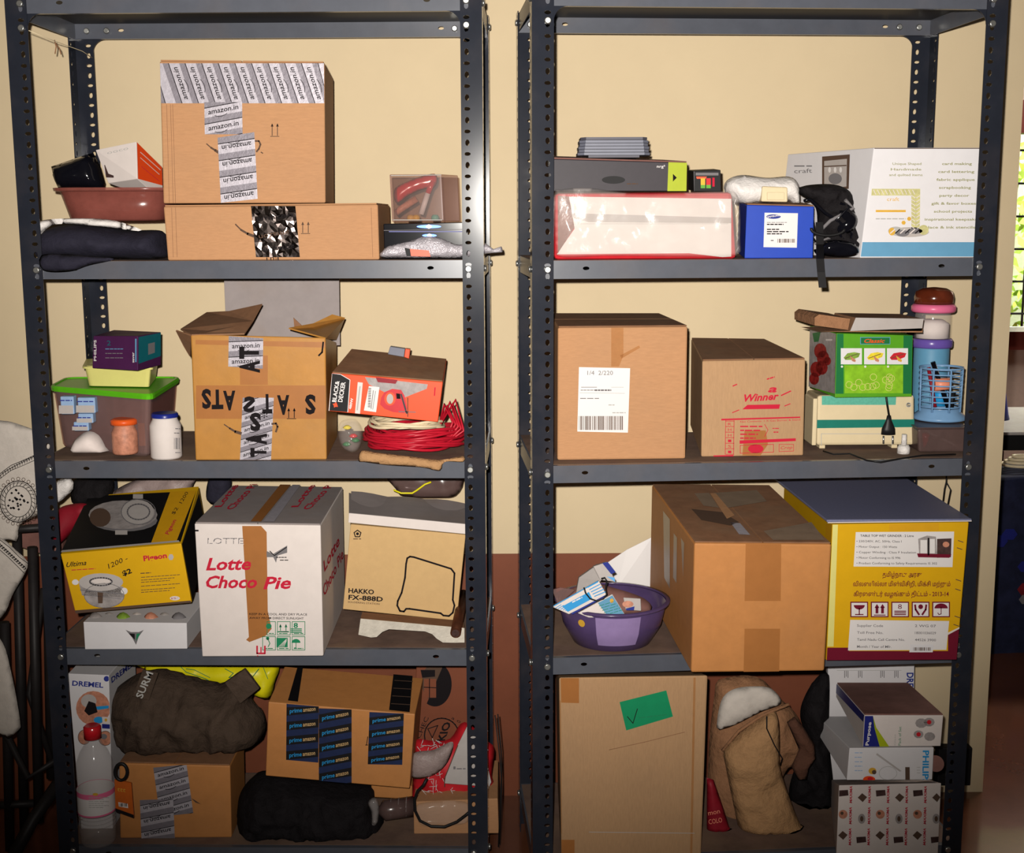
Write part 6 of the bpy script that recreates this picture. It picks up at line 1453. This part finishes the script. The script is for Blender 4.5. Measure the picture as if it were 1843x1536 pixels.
# ================================================================== right rack, bottom shelf
c = carton('plain_carton', 'tall plain brown carton with a green tape label, bottom shelf beside the middle posts', 'box', [(1006, 1220), (1274, 1216), (1262, 1545), (1010, 1545)], [-.075, -.06, -.06, -.075], .36, Z5, 'kraft_pale', back=[(1000, 1200), (1230, 1196)], bev=.004)
d = D(c.front); d.poly([(1009, 1220), (1042, 1221), (1042, 1266), (1010, 1265)], 'brown_tape').poly([(1010, 1512), (1034, 1512), (1034, 1536), (1010, 1540)], 'brown_tape'); d.line([(1008, 1262), (1010, 1500)], 2.4, 'clear_tape').line([(1096, 1350), (1160, 1336), (1232, 1318)], 1, 'kraft_dusty').line([(1060, 1498), (1250, 1500)], 1, 'paper_dull').poly([(1248, 1220), (1252, 1220), (1246, 1536), (1242, 1536)], 'clear_tape'); d.build('tape', c.root, 'brown corner tape')
d = D(c.front); d.poly([(1115, 1264), (1199, 1243), (1211, 1290), (1127, 1315)], 'green_tape', 1).line([(1129, 1290), (1139, 1302), (1147, 1276)], 1.4, 'ink', 3).scribble(1150, 1293, 1200, 1.4, 'ink_green', 3, 2, 5, -.12); d.build('label_tape', c.root, 'green tape label with a tick mark')
g = G(); g.inflate([(1286, 1250), (1292, 1226), (1330, 1217), (1370, 1222), (1402, 1256), (1424, 1275), (1440, 1300), (1452, 1345), (1440, 1370), (1420, 1382), (1400, 1420), (1372, 1500), (1300, 1500), (1276, 1440), (1276, 1340)], .16, .05, 'jute', seed=41, amp=.018, step=9, Tb=.06, zmin=Z5)
jb = g.obj('jute_bag'); tag(jb, 'brown cloth bag with a white lining, slumped between the plain carton and the boxes', 'bag')
g = G(); g.inflate([(1303, 1350), (1330, 1322), (1370, 1292), (1392, 1278), (1402, 1300), (1404, 1340), (1404, 1376), (1412, 1410), (1430, 1460), (1447, 1508), (1420, 1520), (1350, 1524), (1334, 1508), (1318, 1440), (1306, 1380)], .07, .035, 'jute_light', seed=42, amp=.014, step=8, fr=12, zmin=Z5); g.obj('front_fold', jb)
g = G(); g.inflate([(1290, 1310), (1298, 1262), (1318, 1242), (1352, 1236), (1388, 1240), (1406, 1266), (1370, 1282), (1330, 1302), (1304, 1312)], .095, .014, 'cloth_white', seed=43, amp=.008, step=7, fr=20); g.obj('lining', jb).__setitem__('label', 'white plastic lining')
g = G(); g.tube([U(x, y, .068) for x, y in ((1300, 1352), (1330, 1316), (1372, 1288), (1420, 1268))], .0035, 'jute', 8); g.obj('hem', jb)
g = G(); g.tube([U(x, y, .030) for x, y in ((1380, 1290), (1380, 1312), (1394, 1342), (1408, 1366), (1404, 1378))], .0014, 'black', 6); g.obj('drawstring', jb)
g = G(); g.inflate([(1272, 1400), (1284, 1404), (1300, 1450), (1318, 1506), (1300, 1514), (1272, 1498)], .06, .012, 'red_dark', seed=44, amp=.004, step=6, smooth=False, zmin=Z5)
rb2 = g.obj('red_bag'); tag(rb2, 'dark red printed bag wedged between the plain carton and the brown cloth bag', 'bag')
d = Dec([U(1270, 1400, .0455), U(1320, 1400, .0455), U(1320, 1500, .0455)]); d.text('mon', (1275, 1468), (1296, 1464), 9, 'peach').text('COLO', (1276, 1484), (1300, 1480), 9, 'peach'); d.build('print', rb2)
g = G(); g.inflate([(1440, 1290), (1450, 1250), (1474, 1216), (1492, 1216), (1492, 1330), (1500, 1420), (1496, 1512), (1450, 1512), (1420, 1440), (1432, 1380), (1456, 1350)], .20, .035, 'black_cloth', seed=45, amp=.024, step=8, fr=16, zmin=Z5); one(g, 'dark_bag', 'dark rumpled cloth bag between the brown cloth bag and the box stack', 'bag')
g = G(); g.inflate([(1416, 1300), (1430, 1290), (1448, 1312), (1466, 1340), (1468, 1366), (1456, 1384), (1452, 1404), (1436, 1404), (1424, 1380), (1438, 1350)], .09, .008, 'umber_cloth', seed=46, amp=.010, step=6, smooth=False); one(g, 'brown_scarf', 'reddish brown cloth fold beside the drawstring of the cloth bag', 'cloth')
c = carton('patterned_box', 'white box printed all over with small dark pictures and red words, bottom of the stack', 'box', [(1510, 1414), (1694, 1410), (1688, 1545), (1505, 1545)], [-.06, -.06, -.06, -.06], .26, Z5, 'paper', back=[(1496, 1404), (1660, 1400)], bev=.0015)
d = D(c.front); r = random.Random(12)
for j in range(4):
    for i in range(6):
        x, y = 1518 + i * 33.5 - j * .8, 1428 + j * 38 + (i % 2) * 8; k = (i * 2 + j) % 4; m = ('photo_dark', 'photo_skin', 'ink_soft', 'photo_grey')[k]
        if x > 1688 or y > 1536: continue
        if k == 0: d.poly([(x - 9, y - 5), (x + 8, y - 6), (x + 9, y + 4), (x - 8, y + 6)], m, 1)
        elif k == 1: d.ell(x, y, 8, 8, m, 1).ell(x - 2, y - 2, 3, 3, 'ink_soft', 2)
        elif k == 2: d.poly([(x - 8, y), (x, y - 8), (x + 9, y - 1), (x + 1, y + 8)], m, 1)
        else: d.ell(x, y, 6.5, 9, m, 1).ell(x, y, 3, 5, 'ink_soft', 2)
    for i in range(5):
        x, y = 1533 + i * 33.5 - j * .8, 1446 + j * 38
        if y < 1538: d.text('MAXIMA', (x, y), (x + .6, y - 31), 4.5, 'ink_red', bold=.03, it=.2, up=(-1, 0))
d.build('print', c.root)
ptop = max(p.z for p in c.top) + .0006
g = G(); a = U(1682, 1396, -.05); 
c = carton('philips_box', 'white appliance box lying on the patterned box, blue lettering up its right edge', 'box', [(1529, 1347), (1681, 1346), (1678, 1412), (1524, 1414)], [-.045, -.045, -.045, -.045], .26, ptop, 'paper_white', back=[(1472, 1290)], bev=.0015)
c.root.name = 'appliance_box'
d = D(c.front)
d.text('PHILIPS', (1661, 1351), (1660, 1411), 11, 'blue_stripe', bold=.03, up=(1, 0), l=2)
d.line([(1578, 1358), (1620, 1388)], 3, 'paper_dull', 1).line([(1578, 1356), (1622, 1388)], .8, 'ink_faint', 2).ell(1570, 1388, 7, 6, 'gold', 1).ell(1573, 1390, 4, 4, 'ink_soft', 2).ell(1564, 1403, 11, 6, 'orange', 1).ell(1566, 1402, 5, 3, 'red_gloss', 2).rect(1629, 1381, 1637, 1408, 'ink_soft', 1).ring(1598, 1392, 16, 12, .8, 'ink_faint', 1)
for i in range(5): d.scribble(1538 + 0, 1356 + i * 8, 1552, 1.4, 'blue_pale', 1, i, 2)
for i in range(3): d.scribble(1650, 1382 + i * 5, 1656, 1, 'ink_faint', 1, i, 1)
d.build('print', c.root)
dtop = c.top
pz = max(p.z for p in c.top) + .0006
c = carton('glass_set_box', 'small cream box with a blue and lime front edge, on top of the box stack', 'box', [(1556, 1288), (1698, 1288), (1693, 1345), (1553, 1345)], [-.04, -.04, -.04, -.04], .28, pz, 'lemon', back=[(1506, 1231)], bev=.0015, top='dusty_brown')
c.body.data.materials[0] = MATS['paper']
d = D(c.front)
d.poly([(1556, 1289), (1571, 1289), (1583, 1345), (1553, 1345)], 'blue_deep', 0).poly([(1571, 1289), (1577, 1310), (1600, 1345), (1583, 1345), (1574, 1312)], 'lime', 1)
d.text('Purpose', (1563, 1342), (1568, 1300), 6, 'label_white', bold=.03, up=(-1, 0), l=2).text('Pack of Set', (1621, 1342), (1622, 1308), 5, 'ink_green', up=(-1, 0)).text('Glass', (1612, 1342), (1612, 1322), 3.5, 'ink_faint', up=(-1, 0))
for x, y, rr in ((1658, 1302, 11), (1672, 1300, 10), (1653, 1322, 9), (1673, 1326, 10)): d.ell(x, y, rr, rr * .8, 'photo_grey', 1, 10)
for x, y in ((1672, 1300), (1653, 1322)): d.ell(x, y, 4, 4, 'red_bag', 2)
d.build('print', c.root)
d = D(c.left); d.poly([(1556, 1288), (1554, 1300), (1504, 1246), (1506, 1231)], 'blue_deep'); d.build('side_print', c.root)
c = carton('white_tool_box', 'white tool box standing at the back behind the cream box', 'box', [(1490, 1196), (1646, 1196), (1644, 1400), (1494, 1400)], .245, .035, Z5, 'paper_white', bev=.0015)
d = D(c.front); d.text('DREMEL', (1632, 1211), (1632, 1262), 12, 'ink_blue', bold=.03, up=(1, 0))
for i, x in enumerate((1520, 1545, 1585, 1610)): 
    for k in range(3): d.line([(x + k * 3, 1208), (x + k * 3, 1220 - 2 * (k == 1))], 1.2, 'ink_grey')
d.line([(1506, 1207), (1622, 1207)], .8, 'ink_faint'); d.build('print', c.root)
g = G(); p = U(1693, 1372, .02); g.tube([U(1684, 1375, -.02), U(1684, 1375, .06)], .017, 'dusty_brown', 20); one(g, 'tape_roll', 'round brown tape roll end beside the white appliance box', 'roll')
